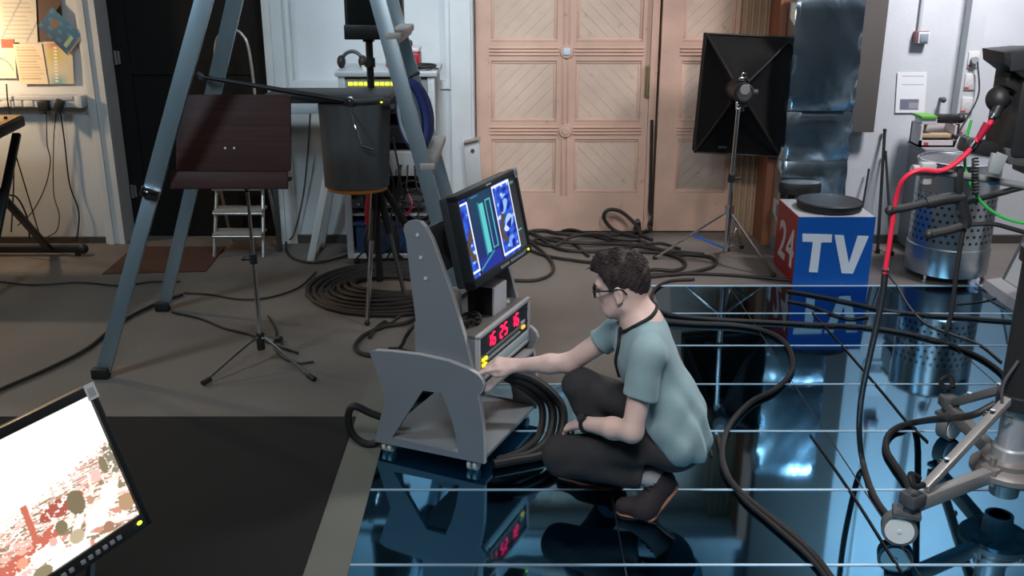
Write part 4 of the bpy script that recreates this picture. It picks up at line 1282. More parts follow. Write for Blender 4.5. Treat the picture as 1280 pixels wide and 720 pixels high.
# its monitor
def analyser(u, v, pos):
    "two framed blue x-ray like views side by side"
    c = base(u, srgb(18, 28, 90))
    r = np.random.default_rng(2)
    n = np.zeros(len(u))
    for _ in range(46):
        fx, fy, ph = r.uniform(6, 46), r.uniform(6, 46), r.uniform(0, 6.3)
        n += np.sin(fx * u + fy * v + ph) * np.sin(fy * u * .7 - fx * v * .8 + ph * 2)
    n = n / 7
    # middle: teal view of a bright doorway
    mid = (u > .155) & (u < .53)
    c[mid] = lerp(srgb(24, 60, 90), srgb(22, 30, 110), np.clip(v[mid] * 1.3 - .3, 0, 1))
    fl = mid & (v > .82); c[fl] = srgb(30, 45, 150)
    dr = (np.abs(u - (.335)) < .045) & (v > .15) & (v < .80); c[dr] = srgb(95, 205, 205)
    dr = (np.abs(u - .30) < .012) & (v > .12) & (v < .82); c[dr] = srgb(40, 140, 160)
    fr = ((np.abs(u - .42) < .006) | (np.abs(u - .50) < .006)) & (v > .13) & (v < .78); c[fr] = srgb(90, 200, 210)
    fr = ((np.abs(v - .14) < .008) | (np.abs(v - .77) < .008)) & (u > .42) & (u < .505); c[fr] = srgb(90, 190, 200)
    fr = (np.abs(v - (.93 - .55 * (u - .2))) < .012) & mid & (u < .42); c[fr] = srgb(60, 170, 175)
    c[(np.abs(v - .03) < .01) & (u > .2) & (u < .32)] = srgb(70, 130, 150)
    # left and right: vivid blue noisy views
    for (x0, x1) in ((.0, .12), (.57, .86)):
        k = (u > x0) & (u < x1)
        b_ = np.clip(.45 + .55 * n, 0, 1)
        col = lerp(srgb(10, 20, 150), srgb(60, 120, 255), b_)
        hi = b_ > .86; col[hi] = srgb(200, 225, 255)
        c[k] = col[k]
        br = k & (np.abs(u - (x0 + .02 + .10 * np.abs(np.sin(v * 5)))) < .035) & (v > .4) & (v < .8); c[br] = srgb(85, 70, 55)
    for (cx_, cy_, rx, ry, col) in ((.72, .30, .06, .13, (150, 200, 255)), (.76, .55, .07, .10, (170, 210, 255)), (.70, .62, .05, .05, (210, 235, 255)), (.74, .82, .05, .08, (120, 170, 255))):
        k = blob((u, v), cx_, cy_, rx, ry, 20) & (n > -.25); c[k] = srgb(*col)
    # white frames
    def frame(x0, x1, v0, v1, t=.009):
        k = (u > x0 - t) & (u < x1 + t) & (v > v0 - t * 1.6) & (v < v1 + t * 1.6) & ~((u > x0 + t) & (u < x1 - t) & (v > v0 + t * 1.6) & (v < v1 - t * 1.6))
        c[k] = (1, 1, 1)
    frame(-.05, .13, .06, .93)
    frame(.57, .875, .03, .95)
    k = u > .89
    c[k] = lerp(srgb(30, 32, 34), srgb(60, 62, 64), v[k])
    c[k & (np.abs(v - .08) < .02) & (u < .96)] = srgb(70, 140, 130)
    c[k & (np.abs(v - .74) < .01) & (u < .96)] = srgb(80, 190, 190)
    return c * 1.0
wv2 = Vector((.4003, .9164, 0)); dv2 = Vector((.9164, -.4003, 0))
mloc = TO + dv2 * (-.003) + wv2 * .0 + Vector((0, 0, .789))
cm, Lc, Mc = monitor(None, TRZ + PI / 2, mloc, .575, .366, 'monitor with two framed blue pictures mounted on the grey trolley', analyser, mat_paint('analyser_picture', emission=1.0), 'y', tilt=12, buttons=11)
part('logo_plate', MB().box(Lc(.575 / 2, -.013, .366 - .011), (.045, .001, .007), Mc), mat('sticker_white', (.75, .75, .75), .5), cm, world=False)
arm = MW[cm.name] @ Lc(.2875, .085, .17)
part('monitor_arm', MB().bar(arm, TO + dv2 * (-.252) + wv2 * .288 + Vector((0, 0, .87)), .10, .12, bev=.006), black_metal, cart)

# things standing on the trolley
def on_desk(x, y, z=.585): return TO + dv2 * x + wv2 * y + Vector((0, 0, z))
sp = thing('desk_speaker', 'small black cube speaker with a white front on the trolley desk', 'speaker', on_desk(-.10, .338), TRZ)
part('cabinet', MB().box2((-.06, -.064, 0), (.054, .064, .122), bev=.004), black_plastic, sp, world=False)
part('front_cover', MB().box2((.054, -.064, 0), (.064, .064, .122), bev=.003), mat('speaker_white', (.72, .68, .72), .4), sp, world=False)
part('top_cover', MB().box2((-.058, -.062, .1215), (.056, .062, .124), bev=.001), mat('speaker_pink', (.62, .50, .50), .4), sp, world=False)
cb = thing('tape_box', 'small beige carton wedged behind the trolley monitor', 'carton', on_desk(-.17, .13), TRZ)
part('body', MB().box2((-.04, -.035, 0), (.04, .035, .13), bev=.002), mat('beige_carton', (.50, .43, .38), .8), cb, world=False)
part('flap', MB().box((.0, -.0, .134), (.08, .07, .003), Matrix.Rotation(R(6), 3, 'Y')), MATS['beige_carton'], cb, world=False)
solo('cable_knot', MB().tube([on_desk(-.09 + .035 * math.cos(t * 1.0) + .01 * math.sin(3 * t), .14 + .05 * math.sin(t) + .012 * math.cos(2.3 * t), .592 + .03 * abs(math.sin(t * 1.7))) for t in np.linspace(0, 15, 40)], .006, 7, n=3), black_rubber,
     'small knot of black cable left of the cube speaker on the desk', 'cable')
nc = thing('note_card', 'small pale card lying right of the cube speaker', 'card', on_desk(-.07, .46), TRZ)
part('card', MB().box((0, 0, .004), (.04, .06, .006), Matrix.Rotation(.4, 3, 'Z')), mat('note_white', (.6, .62, .55), .7), nc, world=False)
part('stripe', MB().box((.0, .018, .0075), (.04, .012, .001), Matrix.Rotation(.4, 3, 'Z')), mat('note_green', (.05, .4, .3), .6), nc, world=False)

# ================================================================== softbox on a light stand
sx, sy = 1.462, 6.45
ls = thing('light_stand', 'chrome light stand with a blue brace carrying the black softbox', 'light stand', (sx, sy, 0))
part('upper_tube', MB().cyl((sx, sy, .55), (sx + .012, sy, 1.08), .013), chrome, ls)
part('lower_tube', MB().cyl((sx, sy, .09), (sx, sy, .60), .018), chrome, ls)
part('height_knob', MB().cyl((sx, sy, .575), (sx, sy, .625), .024).cyl((sx + .02, sy, .6), (sx + .06, sy, .6), .010), black_plastic, ls)
part('collar', MB().cyl((sx, sy, .36), (sx, sy, .41), .030), chrome, ls)
part('lower_collar', MB().cyl((sx, sy, .095), (sx, sy, .125), .026), chrome, ls)
fa = G(819, 322, .012); fb = G(967, 344, .012); fcx = Vector((1.66, 6.84, .012))
for f, m in ((fa, chrome), (fb, mat('dark_leg', (.16, .14, .13), .4, metal=.6)), (fcx, chrome)):  # one leg and its brace are in darker metal
    lg = part('leg', MB().bar((sx, sy, .38), f, .022, .014, bev=.003), m, ls)
    part('rubber_foot', MB().ball(f, .018), black_rubber, lg)
    mid_ = Vector((sx, sy, .38)).lerp(f, .5)
    part('brace', MB().bar((sx, sy, .11), mid_, .018, .010, bev=.002), mat('blue_tape', srgb(25, 95, 210), .4) if f is fa else m, ls, label='blue brace' if f is fa else None)
sb = thing('softbox', 'large black rectangular softbox seen from behind in front of the door', 'softbox', (1.47, 6.85, .62))
YB_ = 6.86
ctl = [P(883, 42, YB_), P(990, 47, YB_), P(975, 196, YB_), P(868, 190, YB_)]
nyl = mat('black_nylon', (.006, .006, .0065), .75, bump=.25, bscale=14, spec=.2)
cen = sum(ctl, Vector()) / 4
hub = Vector((1.485, 6.53, 1.17))
sh = MB(); b = sh.bm
NS = 10
def rimpt(k):
    i = k // NS; t = (k % NS) / NS
    return ctl[i].lerp(ctl[(i + 1) % 4], t)
rings = []
for (fr, dy) in ((1.0, .10), (1.0, .0), (.86, -.02), (.6, -.09), (.32, -.20), (.17, -.28)):
    ring = []
    for k in range(4 * NS):
        p = rimpt(k)
        c = cen.lerp(hub, 1 - fr)
        q = Vector((c.x + (p.x - cen.x) * fr, YB_ + dy, c.z + (p.z - cen.z) * fr))
        e = 4 * ((k % NS) / NS) * (1 - (k % NS) / NS)
        q.y += .035 * e * (1 - fr) * 2 if fr < .95 else 0
        ring.append(b.verts.new(q))
    rings.append(ring)
for A, B in zip(rings, rings[1:]):
    for i in range(4 * NS):
        b.faces.new((A[i], A[(i + 1) % (4 * NS)], B[(i + 1) % (4 * NS)], B[i]))
b.faces.new(rings[-1])
part('fabric_shell', sh, nyl, sb, smooth=28)
part('diffuser', MB().prism([(0, 0), (1, 0), (1, 1), (0, 1)], ctl[3] + Vector((0, .09, 0)), ctl[2] - ctl[3], ctl[0] - ctl[3], (0, 1, 0), .008), mat('diffuser_cloth', (.55, .55, .55), .9), sb)
for i in range(4):
    part('edge_piping', MB().tube([ctl[i] + Vector((0, -.003, 0)), ctl[(i + 1) % 4] + Vector((0, -.003, 0))], .006), black_rubber, sb)
    a = ctl[i] + Vector((0, -.004, 0))
    part('rod_sleeve', MB().tube([a, a.lerp(hub, .45) + Vector((0, -.02, 0)), a.lerp(hub, .84) + Vector((0, -.02, 0))], .008), black_rubber, sb)
part('speed_ring', MB().cyl(hub + Vector((0, .02, 0)), hub + Vector((0, .055, 0)), .075, seg=28), black_metal, sb)
part('vent_flap', MB().box(P(903, 184, YB_ - .03), (.06, .006, .018), bev=.002), dark_grey, sb)
sth = thing('studio_flash', 'round black flash head with chrome clamps fixed behind the softbox', 'flash', hub - Vector((0, .1, .15)))
part('body', MB().cyl(hub - Vector((0, .16, 0)), hub + Vector((0, .02, 0)), .066, .070, 28).cyl(hub - Vector((0, .175, 0)), hub - Vector((0, .16, 0)), .055, .066, 28), black_plastic, sth)
part('control_ring', MB().cyl(hub - Vector((0, .178, 0)), hub - Vector((0, .173, 0)), .045, seg=24), dark_grey, sth)
part('tilt_knob', MB().cyl(hub + Vector((.06, -.10, 0)), hub + Vector((.10, -.10, 0)), .02), dark_grey, sth)
for dz in (.085, -.085):
    part('clamp', MB().box(hub + Vector((.005, -.09, dz)), (.06, .05, .022), bev=.005).box(hub + Vector((.005, -.09, dz * 1.3)), (.03, .04, .03), bev=.005), chrome, sth)
part('dial', MB().cyl(hub + Vector((.0, -.183, .025)), hub + Vector((0, -.176, .025)), .03, .034), mat('dial_grey', (.25, .25, .25), .4), sth)
part('spigot', MB().cyl((sx + .012, sy, 1.055), (sx + .012, sy + .02, 1.11), .017), chrome, sth)

# ================================================================== blue TV cube with black cushions
tvx0, tvx1, tvy0, tvy1, tvh = 1.80, 2.285, 6.0, 6.48, .452
tv = thing('tv_cube', 'blue and red display cube with white TV lettering', 'cube', ((tvx0 + tvx1) / 2, (tvy0 + tvy1) / 2, 0))
part('core', MB().box2((tvx0 + .003, tvy0 + .003, 0), (tvx1 - .003, tvy1, tvh), bev=.003), mat('cube_white', (.45, .45, .45), .5), tv)
part('front_face', MB().box2((tvx0, tvy0, .002), (tvx1, tvy0 + .004, tvh - .002)), mat('cube_blue', srgb(16, 88, 172), .4), tv)
part('side_face', MB().box2((tvx0, tvy0 + .004, .002), (tvx0 + .004, tvy1, tvh - .002)), mat('cube_red', srgb(150, 22, 34), .4), tv)
part('side_face', MB().box2((tvx1 - .004, tvy0 + .004, .002), (tvx1, tvy1, tvh - .002)), MATS['cube_blue'], tv)
let = mat('letter_white', (.80, .82, .84), .45)
def to_face(pts): return [(p.x, p.z) for p in (P(*q, tvy0) for q in pts)]
T_l = to_face([(1003, 292), (1040, 293), (1039.5, 303), (1026.5, 303), (1022, 340.5), (1011, 340), (1016, 302.5), (1003, 302)])
V_l = to_face([(1043, 293.5), (1054.5, 294), (1061, 329), (1072, 294.5), (1086, 295), (1066, 342), (1052, 341.5)])
for l in (T_l, V_l):
    part('letter', MB().prism(l, (0, tvy0, 0), (1, 0, 0), (0, 0, 1), (0, -1, 0), .002), let, tv)
for ch, y in (('2', 6.40), ('4', 6.21)):
    part('numeral', text_mb(ch, (tvx0 - .0002, y, .10), (0, -1, 0), (0, 0, 1), (-1, 0, 0), .25, .002, .006), mat('numeral_grey', (.6, .5, .5), .5), tv)
cush = mat('black_leatherette', (.016, .016, .017), .5, bump=.1, bscale=30)
def pouf(c, r, z0, h, label, extra):
    t = thing('seat_cushion', label, 'cushion', (c[0], c[1], z0))
    part('cushion', MB().lathe([(0, 0), (r * .93, 0), (r * .985, h * .12), (r, h * .45), (r * .985, h * .8), (r * .93, h * .97), (r * .5, h * 1.02), (0, h * 1.03)], (c[0], c[1], z0), 44), cush, t)
    part('piping', MB().tube([(c[0] + r * .99 * math.cos(a), c[1] + r * .99 * math.sin(a), z0 + h * .86) for a in np.linspace(0, 2 * PI, 33)[:-1]], .006, 7, closed=True, n=2), black_rubber, t)
    return t
pouf((2.055, 6.22), .205, tvh, .055, 'round black cushion lying on top of the blue TV cube', 0)
bs = thing('round_stool', 'round black padded stool half hidden behind the blue TV cube', 'stool', (1.96, 6.575, 0))
for k in range(4):
    a = PI / 4 + k * PI / 2
    part('leg', MB().cyl((1.96 + .085 * math.cos(a), 6.575 + .06 * math.sin(a), 0), (1.96 + .075 * math.cos(a), 6.575 + .05 * math.sin(a), .47), .012), black_metal, bs)
def _sq(m):
    bmesh.ops.scale(m.bm, vec=(1, .62, 1), verts=m.bm.verts); bmesh.ops.translate(m.bm, vec=(1.96, 6.575, .47), verts=m.bm.verts); return m
part('seat', _sq(MB().lathe([(0, 0), (.135, 0), (.145, .02), (.145, .06), (.135, .078), (.07, .084), (0, .085)], (0, 0, 0), 40)), cush, bs)
# ================================================================== perforated steel drum
dx_, dy_, dr_ = 2.855, 6.20, .25
def perforated():
    m = bpy.data.materials.new('perforated_steel'); m.use_nodes = True
    nt = m.node_tree; L = nt.links.new
    b = nt.nodes['Principled BSDF']
    b.inputs['Metallic'].default_value = .95; b.inputs['Roughness'].default_value = .28
    tc = nt.nodes.new('ShaderNodeTexCoord'); sx_ = nt.nodes.new('ShaderNodeSeparateXYZ'); L(tc.outputs['Object'], sx_.inputs['Vector'])
    def mth(op, a, b_=None, c=None):
        n = nt.nodes.new('ShaderNodeMath'); n.operation = op
        for i, v in enumerate((a, b_, c)):
            if v is None: continue
            if isinstance(v, (int, float)): n.inputs[i].default_value = v
            else: L(v, n.inputs[i])
        return n.outputs[0]
    ang = mth('MULTIPLY', mth('ARCTAN2', sx_.outputs['Y'], sx_.outputs['X']), 36 / (2 * PI))
    row = mth('MULTIPLY', sx_.outputs['Z'], 1 / .044)
    fr = mth('FLOOR', row)
    odd = mth('MULTIPLY', mth('MODULO', fr, 2), .5)
    fa_ = mth('SUBTRACT', mth('FRACT', mth('ADD', mth('ADD', ang, odd), 100)), .5)
    fz = mth('SUBTRACT', mth('FRACT', row), .5)
    d = mth('SQRT', mth('ADD', mth('MULTIPLY', fa_, fa_), mth('MULTIPLY', fz, fz)))
    hole = mth('LESS_THAN', d, .235)
    band = mth('MULTIPLY', mth('GREATER_THAN', sx_.outputs['Z'], .265), mth('LESS_THAN', sx_.outputs['Z'], .59))
    k = mth('MULTIPLY', hole, band)
    mx = nt.nodes.new('ShaderNodeMix'); mx.data_type = 'RGBA'
    L(k, mx.inputs['Factor']); mx.inputs[6].default_value = (.50, .53, .56, 1); mx.inputs[7].default_value = (.02, .022, .025, 1)
    L(mx.outputs[2], b.inputs['Base Color'])
    L(mth('SUBTRACT', .95, mth('MULTIPLY', k, .9)), b.inputs['Metallic'])
    return m
steel = mat('brushed_steel', (.50, .53, .56), .3, metal=.95, var=.08, scale=3, stretch=(1, 1, 14))
dr = thing('perforated_drum', 'cylindrical stainless steel drum with rows of round holes by the right wall', 'drum', (dx_, dy_, 0))
part('drum_wall', MB().lathe([(dr_ - .004, .235), (dr_, .235), (dr_, .775), (dr_ - .006, .78), (dr_ - .006, .24)], (dx_, dy_, 0), 64), perforated(), dr)
part('lower_band', MB().lathe([(0, .045), (dr_ * .9, .045), (dr_ + .003, .055), (dr_ + .006, .07), (dr_ + .006, .232), (dr_, .24), (0, .24)], (dx_, dy_, 0), 64), steel, dr)
part('rolled_rim', MB().tube([(dx_ + dr_ * math.cos(a), dy_ + dr_ * math.sin(a), .777) for a in np.linspace(0, 2 * PI, 49)[:-1]], .008, 8, closed=True, n=1), chrome, dr)
part('lid', MB().lathe([(0, .765), (dr_ - .01, .765), (dr_ - .008, .771), (0, .773)], (dx_, dy_, 0), 64), steel, dr)
hc = P(1225, 213, 6.12)
av = math.atan2(-.86, .5)
hp0 = Vector((dx_ + (dr_ + .001) * math.cos(av), dy_ + (dr_ + .001) * math.sin(av), .68))
part('oval_handle_hole', MB().ball(hp0, (.045, .004, .018), Matrix.Rotation(av + PI / 2, 3, 'Z')), black_rubber, dr)
for k in range(4):
    a = -PI / 2 - .95 + k * PI / 2
    p = Vector((dx_ + (dr_ - .03) * math.cos(a), dy_ + (dr_ - .03) * math.sin(a), 0))
    part('foot', MB().cyl(p, p + Vector((0, 0, .015)), .024).cyl(p + Vector((0, 0, .015)), p + Vector((0, 0, .05)), .012), chrome, dr)
# grey case beside it with the boxes
gc = thing('grey_cabinet', 'grey metal cabinet half hidden behind the steel drum', 'cabinet', (2.94, 6.83, 0))
part('body', MB().box2((2.82, 6.66, .02), (3.08, 6.96, .735), bev=.012), mat('cabinet_grey', (.20, .20, .205), .45), gc)
part('top', MB().box2((2.81, 6.65, .735), (3.09, 6.97, .76), bev=.008), mat('cabinet_top', (.26, .26, .27), .4), gc)
part('handle', MB().tube([(2.88, 6.655, .62), (2.88, 6.63, .62), (3.02, 6.63, .62), (3.02, 6.655, .62)], .007), chrome, gc)
tb = P(1136, 184, 6.72); tb2 = P(1190, 150, 6.72)
z0 = .76
wb = thing('carton', 'open pinkish white carton standing on the grey cabinet', 'carton', (2.905, 6.8, z0))
wm = mat('carton_white', (.60, .55, .55), .6)
part('body', MB().box2((2.795, 6.72, z0), (3.040, 6.90, z0 + .012)).box2((2.795, 6.88, z0), (3.040, 6.90, z0 + .15)).box2((2.795, 6.72, z0), (2.810, 6.90, z0 + .15)).box2((3.025, 6.72, z0), (3.040, 6.90, z0 + .15)).box2((2.795, 6.72, z0), (3.040, 6.735, z0 + .045)), wm, wb)
part('logo', MB().box((2.840, 6.719, z0 + .022), (.03, .002, .02)), mat('red_mark', (.5, .06, .08), .5), wb)
part('inner_slat', MB().box2((2.815, 6.74, z0 + .06), (3.015, 6.86, z0 + .085), bev=.003), mat('tan_slat', (.45, .33, .2), .6), wb)
pk = thing('green_pack', 'white box with a bright green lid on top of the carton', 'box', (2.850, 6.81, z0 + .15))
part('box', MB().box2((2.805, 6.74, z0 + .151), (2.905, 6.88, z0 + .19), bev=.003), mat('pack_white', (.62, .62, .6), .5), pk)
part('lid', MB().box2((2.790, 6.73, z0 + .19), (2.900, 6.885, z0 + .21), bev=.003), mat('pack_green', srgb(95, 165, 60), .5), pk)
pr = thing('hand_scanner', 'black handheld device lying on top of the open carton', 'device', (2.985, 6.8, z0 + .15))
part('body', MB().bar((2.910, 6.79, z0 + .185), (3.075, 6.80, z0 + .182), .07, .06, bev=.02), black_plastic, pr)
part('head', MB().ball((3.085, 6.80, z0 + .184), (.035, .04, .035)), black_rubber, pr)
part('cup_hook', MB().cyl((3.040, 6.74, z0 + .03), (3.050, 6.74, z0 + .155), .015).ball((3.040, 6.735, z0 + .07), .024), black_rubber, pr)

# ================================================================== slanted white display leaning at the right edge
A0 = G(1229, 350, .0); 
sgn_ = thing('sign_board', 'slanted white board with a black patch and grey frame at the right edge', 'sign', (3.25, 5.5, 0))
th = R(18)
ux, uy = Vector((0, -1, 0)), Vector((math.sin(th), 0, math.cos(th)))
n_ = Vector((-math.cos(th), 0, math.sin(th)))
o_ = Vector((3.10, 5.90, .075))
Wd, Hd = 1.15, .85
part('panel', MB().prism([(0, 0), (Wd, 0), (Wd, Hd), (0, Hd)], o_, ux, uy, -n_, .03), mat('sign_white', (.62, .62, .61), .5), sgn_)
fr_ = MB()
for (a, b) in (((-.012, -.012), (.012, Hd + .012)), ((Wd - .012, -.012), (Wd + .012, Hd + .012)), ((-.012, -.012), (Wd + .012, .0)), ((-.012, Hd), (Wd + .012, Hd + .012))):
    fr_.prism([(a[0], a[1]), (b[0], a[1]), (b[0], b[1]), (a[0], b[1])], o_ + n_ * .006, ux, uy, -n_, .03)
part('frame', fr_, mat('sign_frame', (.17, .18, .19), .45, metal=.3), sgn_)
blk = mat('sign_black', (.012, .012, .013), .5)
for poly in ([(.30, .14), (.46, .14), (.46, .56), (.36, .50), (.30, .44)], [(.56, .14), (.72, .14), (.72, .30), (.98, .30), (.98, .44), (.56, .44)]):
    part('black_mark', MB().prism(poly, o_ + n_ * .0005, ux, uy, n_, .002), blk, sgn_)
part('base', MB().prism([(-.10, 0), (.10, 0), (.12, .05), (.06, .08), (-.08, .06)], (3.08, 5.93, 0), (1, 0, 0), (0, 0, 1), (0, -1, 0), 1.25), mat('sign_base', (.34, .33, .33), .5), sgn_)
part('rear_strut', MB().bar((3.30, 5.2, .75), (3.62, 5.2, .0), .04, .02, bev=.003).bar((3.30, 5.9, .75), (3.62, 5.9, .0), .04, .02, bev=.003), dark_grey, sgn_)
part('carry_loop', MB().tube([(3.16, 5.62, .50), (3.05, 5.60, .47), (3.02, 5.45, .42), (3.05, 5.30, .36), (3.14, 5.28, .34)], .022, 10), black_rubber, sgn_)
usb = thing('white_charger', 'small white charger block on the floor at the corner of the slanted board', 'charger', G(1236, 352))
q = G(1236, 354)
part('block', MB().box((2.96 , 6.0, .03), (.06, .05, .05), bev=.008), mat('charger_white', (.65, .65, .75), .4), usb)
part('lead', MB().tube([(2.96, 5.97, .02), (2.98, 5.85, .006), (2.93, 5.7, .006), (2.95, 5.55, .006)], .004), dark_grey, usb)

# ================================================================== camera pedestal (rolling dolly)
px_, py_ = 1.885, 3.33
pd = thing('camera_pedestal', 'rolling camera pedestal with white wheels and a silver column', 'pedestal', (px_, py_, 0))
dolly_m = mat('dolly_metal', (.22, .195, .18), .45, metal=.5)
dolly_l = mat('dolly_bar', (.42, .39, .37), .4, metal=.6)
wheels = [(Vector((1.415, 3.06, 0)), R(162)), (Vector((1.88, 3.86, 0)), R(32)), (Vector((2.36, 3.06, 0)), R(-30))]
part('hub_plate', MB().lathe([(0, .135), (.125, .135), (.135, .145), (.135, .165), (.12, .178), (.10, .185), (.10, .205), (.06, .21), (0, .21)], (px_, py_, 0), 36), dolly_m, pd)
part('hub_stub', MB().cyl((px_, py_, .05), (px_, py_, .135), .052, .058, 28).cyl((px_, py_, .05), (px_, py_, .06), .04), dolly_l, pd)
part('silver_column', MB().cyl((px_, py_, .20), (px_, py_, .50), .055, seg=36).lathe([(.055, .205), (.068, .205), (.068, .25), (.055, .255)], (px_, py_, 0), 36), mat('silver_column', (.55, .55, .56), .35, metal=.7), pd)
part('outer_column', MB().cyl((px_, py_, .42), (px_, py_, 1.02), .072, seg=36).lathe([(.072, .42), (.082, .42), (.082, .47), (.072, .475)], (px_, py_, 0), 36).lathe([(.072, .98), (.085, .98), (.085, 1.03), (.0, 1.035)], (px_, py_, 0), 36), black_metal, pd)
part('inner_column', MB().cyl((px_, py_, 1.0), (px_, py_, 1.24), .05, seg=32), mat('column_grey', (.12, .12, .12), .4, metal=.4), pd)
part('column_strap', MB().tube([(px_ - .06, py_ - .05, .62), (px_ - .10, py_ - .05, .52), (px_ - .085, py_ - .06, .42), (px_ - .05, py_ - .06, .40)], .006), dark_grey, pd)
for i, (w0, ang) in enumerate(wheels):
    dv = (w0 - Vector((px_, py_, 0))); dv.z = 0; dv.normalize()
    s = Vector((-dv.y, dv.x, 0))
    a = Vector((px_, py_, .16)) + dv * .10; e = Vector((w0.x, w0.y, .16)) - dv * .02
    part('arm', MB().bar(a, e, .04, .055, (0, 0, 1), .004), dolly_l if i == 0 else dolly_m, pd)
    part('arm_bracket', MB().bar(a - dv * .03, a + dv * .03, .07, .07, (0, 0, 1), .006).cyl(a + Vector((0, 0, .03)), a + Vector((0, 0, .07)), .012), dolly_m, pd)
    br0 = e + Vector((0, 0, .05)) - dv * .04; br1 = Vector((px_, py_, .46)) + dv * .075
    part('brace', MB().bar(br0, br1, .032, .03, (0, 0, 1), .003), dolly_l if i == 0 else dolly_m, pd)
    for t_ in (.25, .8):
        bp_ = br0.lerp(br1, t_)
        part('bolt', MB().cyl(bp_ - s * .02, bp_ - s * .028, .012, seg=12).cyl(bp_ + Vector((0, 0, .015)), bp_ + Vector((0, 0, .028)), .010, seg=12), chrome, pd)
    part('brake_pedal', MB().tube([e + Vector((0, 0, .10)), e + dv * .05 + Vector((0, 0, .13)), e + dv * .06 + s * .03 + Vector((0, 0, .10)), e + s * .02 + Vector((0, 0, .085))], .011, 8), black_metal, pd)
    cs = part('caster', MB().cyl((w0.x, w0.y, .115), (w0.x, w0.y, .20), .026).box((w0.x, w0.y, .185), (.07, .07, .05), Matrix.Rotation(math.atan2(dv.y, dv.x), 3, 'Z'), bev=.008), mat('caster_dark', (.10, .10, .105), .4, metal=.4), pd)
    wd_ = Vector((math.cos(ang), math.sin(ang), 0)); ax_ = Vector((-wd_.y, wd_.x, 0))
    wc = Vector((w0.x, w0.y, .0625)) + wd_ * .03
    part('fork', MB().bar(Vector((w0.x, w0.y, .128)) - wd_ * .035, Vector((w0.x, w0.y, .128)) + wd_ * .06, .075, .018, (0, 0, 1), .004), MATS['caster_dark'], cs)
    part('tyre', MB().cyl(wc - ax_ * .024, wc + ax_ * .024, .0615, seg=40), mat('grey_tyre', (.10, .10, .10), .6), cs)
    part('wheel_disc', MB().cyl(wc - ax_ * .0285, wc + ax_ * .0285, .05, seg=36).cyl(wc - ax_ * .031, wc + ax_ * .031, .008, seg=12), mat('wheel_white', (.66, .65, .62), .45), cs)

# ================================================================== studio camera on the pedestal
YC = 3.30
cmr = thing('studio_camera', 'black studio camera with viewfinder hood and pan handles at the right edge', 'camera', (px_, YC, 1.24))
def slab(name, pts, y0, y1, m, bev=.004, **k):
    poly = [(p.x, p.z) for p in (P(*q, y1) for q in pts)]
    return part(name, MB().prism(poly, (0, y0, 0), (1, 0, 0), (0, 0, 1), (0, 1, 0), y1 - y0, bev=bev), m, cmr, **k)
slab('viewfinder', [(1227, 60), (1263, 57), (1300, 57), (1300, 108), (1262, 104), (1252, 92), (1228, 74)], YC - .06, YC + .10, black_plastic)
slab('viewfinder_screen', [(1262, 64), (1300, 63), (1300, 88), (1262, 89)], YC - .064, YC - .058, mat('viewfinder_grey', (.035, .038, .042), .25))
slab('eyecup', [(1242, 96), (1248, 88), (1266, 100), (1264, 116), (1242, 104)], YC - .03, YC + .06, black_rubber, .006)
slab('side_panel', [(1258, 118), (1300, 112), (1300, 186), (1256, 184), (1254, 150)], YC - .05, YC + .14, mat('camera_black', (.013, .013, .013), .6))
part('camera_body', MB().box2((1.66, YC - .05, 1.36), (2.06, YC + .16, 1.66), bev=.02), black_plastic, cmr)
part('lens', MB().cyl((2.06, YC + .05, 1.52), (2.34, YC + .05, 1.52), .075, .085, 32).cyl((2.34, YC + .05, 1.52), (2.42, YC + .05, 1.52), .10, .11, 32), black_metal, cmr)
part('carry_handle', MB().tube([(1.72, YC + .05, 1.66), (1.74, YC + .05, 1.74), (1.98, YC + .05, 1.74), (2.0, YC + .05, 1.66)], .016), black_rubber, cmr)
part('pan_head', MB().box2((px_ - .13, YC - .08, 1.29), (px_ + .13, YC + .12, 1.36), bev=.01).cyl((px_, py_, 1.24), (px_, py_, 1.30), .07).cyl((px_ - .1, YC - .10, 1.32), (px_ - .1, YC - .06, 1.32), .035), dark_grey, cmr)
part('zoom_knob', MB().ball(P(1247, 124, YC), (.036, .045, .042)).cyl(P(1247, 124, YC), P(1262, 122, YC + .02), .022), black_rubber, cmr)
# pan handles reaching towards the operator
bar_m = mat('pan_bar_grey', (.30, .30, .29), .4, metal=.5)
a, b = P(1150, 214, YC), Vector((px_ - .1, YC, 1.31))
part('pan_bar', MB().tube([P(1140, 212, YC), P(1200, 219, YC), P(1250, 227, YC), P(1300, 236, YC)], .0125, 10), bar_m, cmr, label='upper grey bar')
part('pan_bar', MB().tube([P(1196, 256, YC + .1), P(1240, 244, YC + .08), P(1300, 228, YC + .05)], .011, 10), mat('pan_bar_dark', (.09, .085, .08), .45, metal=.4), cmr)
part('bar_clamp', MB().box(P(1159, 212, YC), (.05, .04, .05), bev=.006).box(P(1158, 221, YC), (.03, .03, .05), bev=.004).cyl(P(1140, 212, YC), P(1147, 213, YC), .018), mat('clamp_grey', (.33, .33, .32), .45), cmr)
part('bar_post', MB().box(P(1198, 228, YC), (.024, .03, .11), Matrix.Rotation(R(-6), 3, 'Y'), bev=.005).ball(P(1200, 212, YC), .014), black_plastic, cmr)
part('pan_grip', MB().tube([P(1112, 263, YC), P(1135, 259, YC), P(1160, 253, YC)], .014, 10).tube([P(1158, 254, YC), P(1180, 249, YC), P(1203, 246, YC)], .021, 12).ball(P(1112, 263, YC), .016), black_rubber, cmr)
part('pan_grip', MB().tube([P(1161, 293, YC), P(1185, 288, YC), P(1206, 281, YC)], .0155, 10).ball(P(1161, 293, YC), .017), black_rubber, cmr)
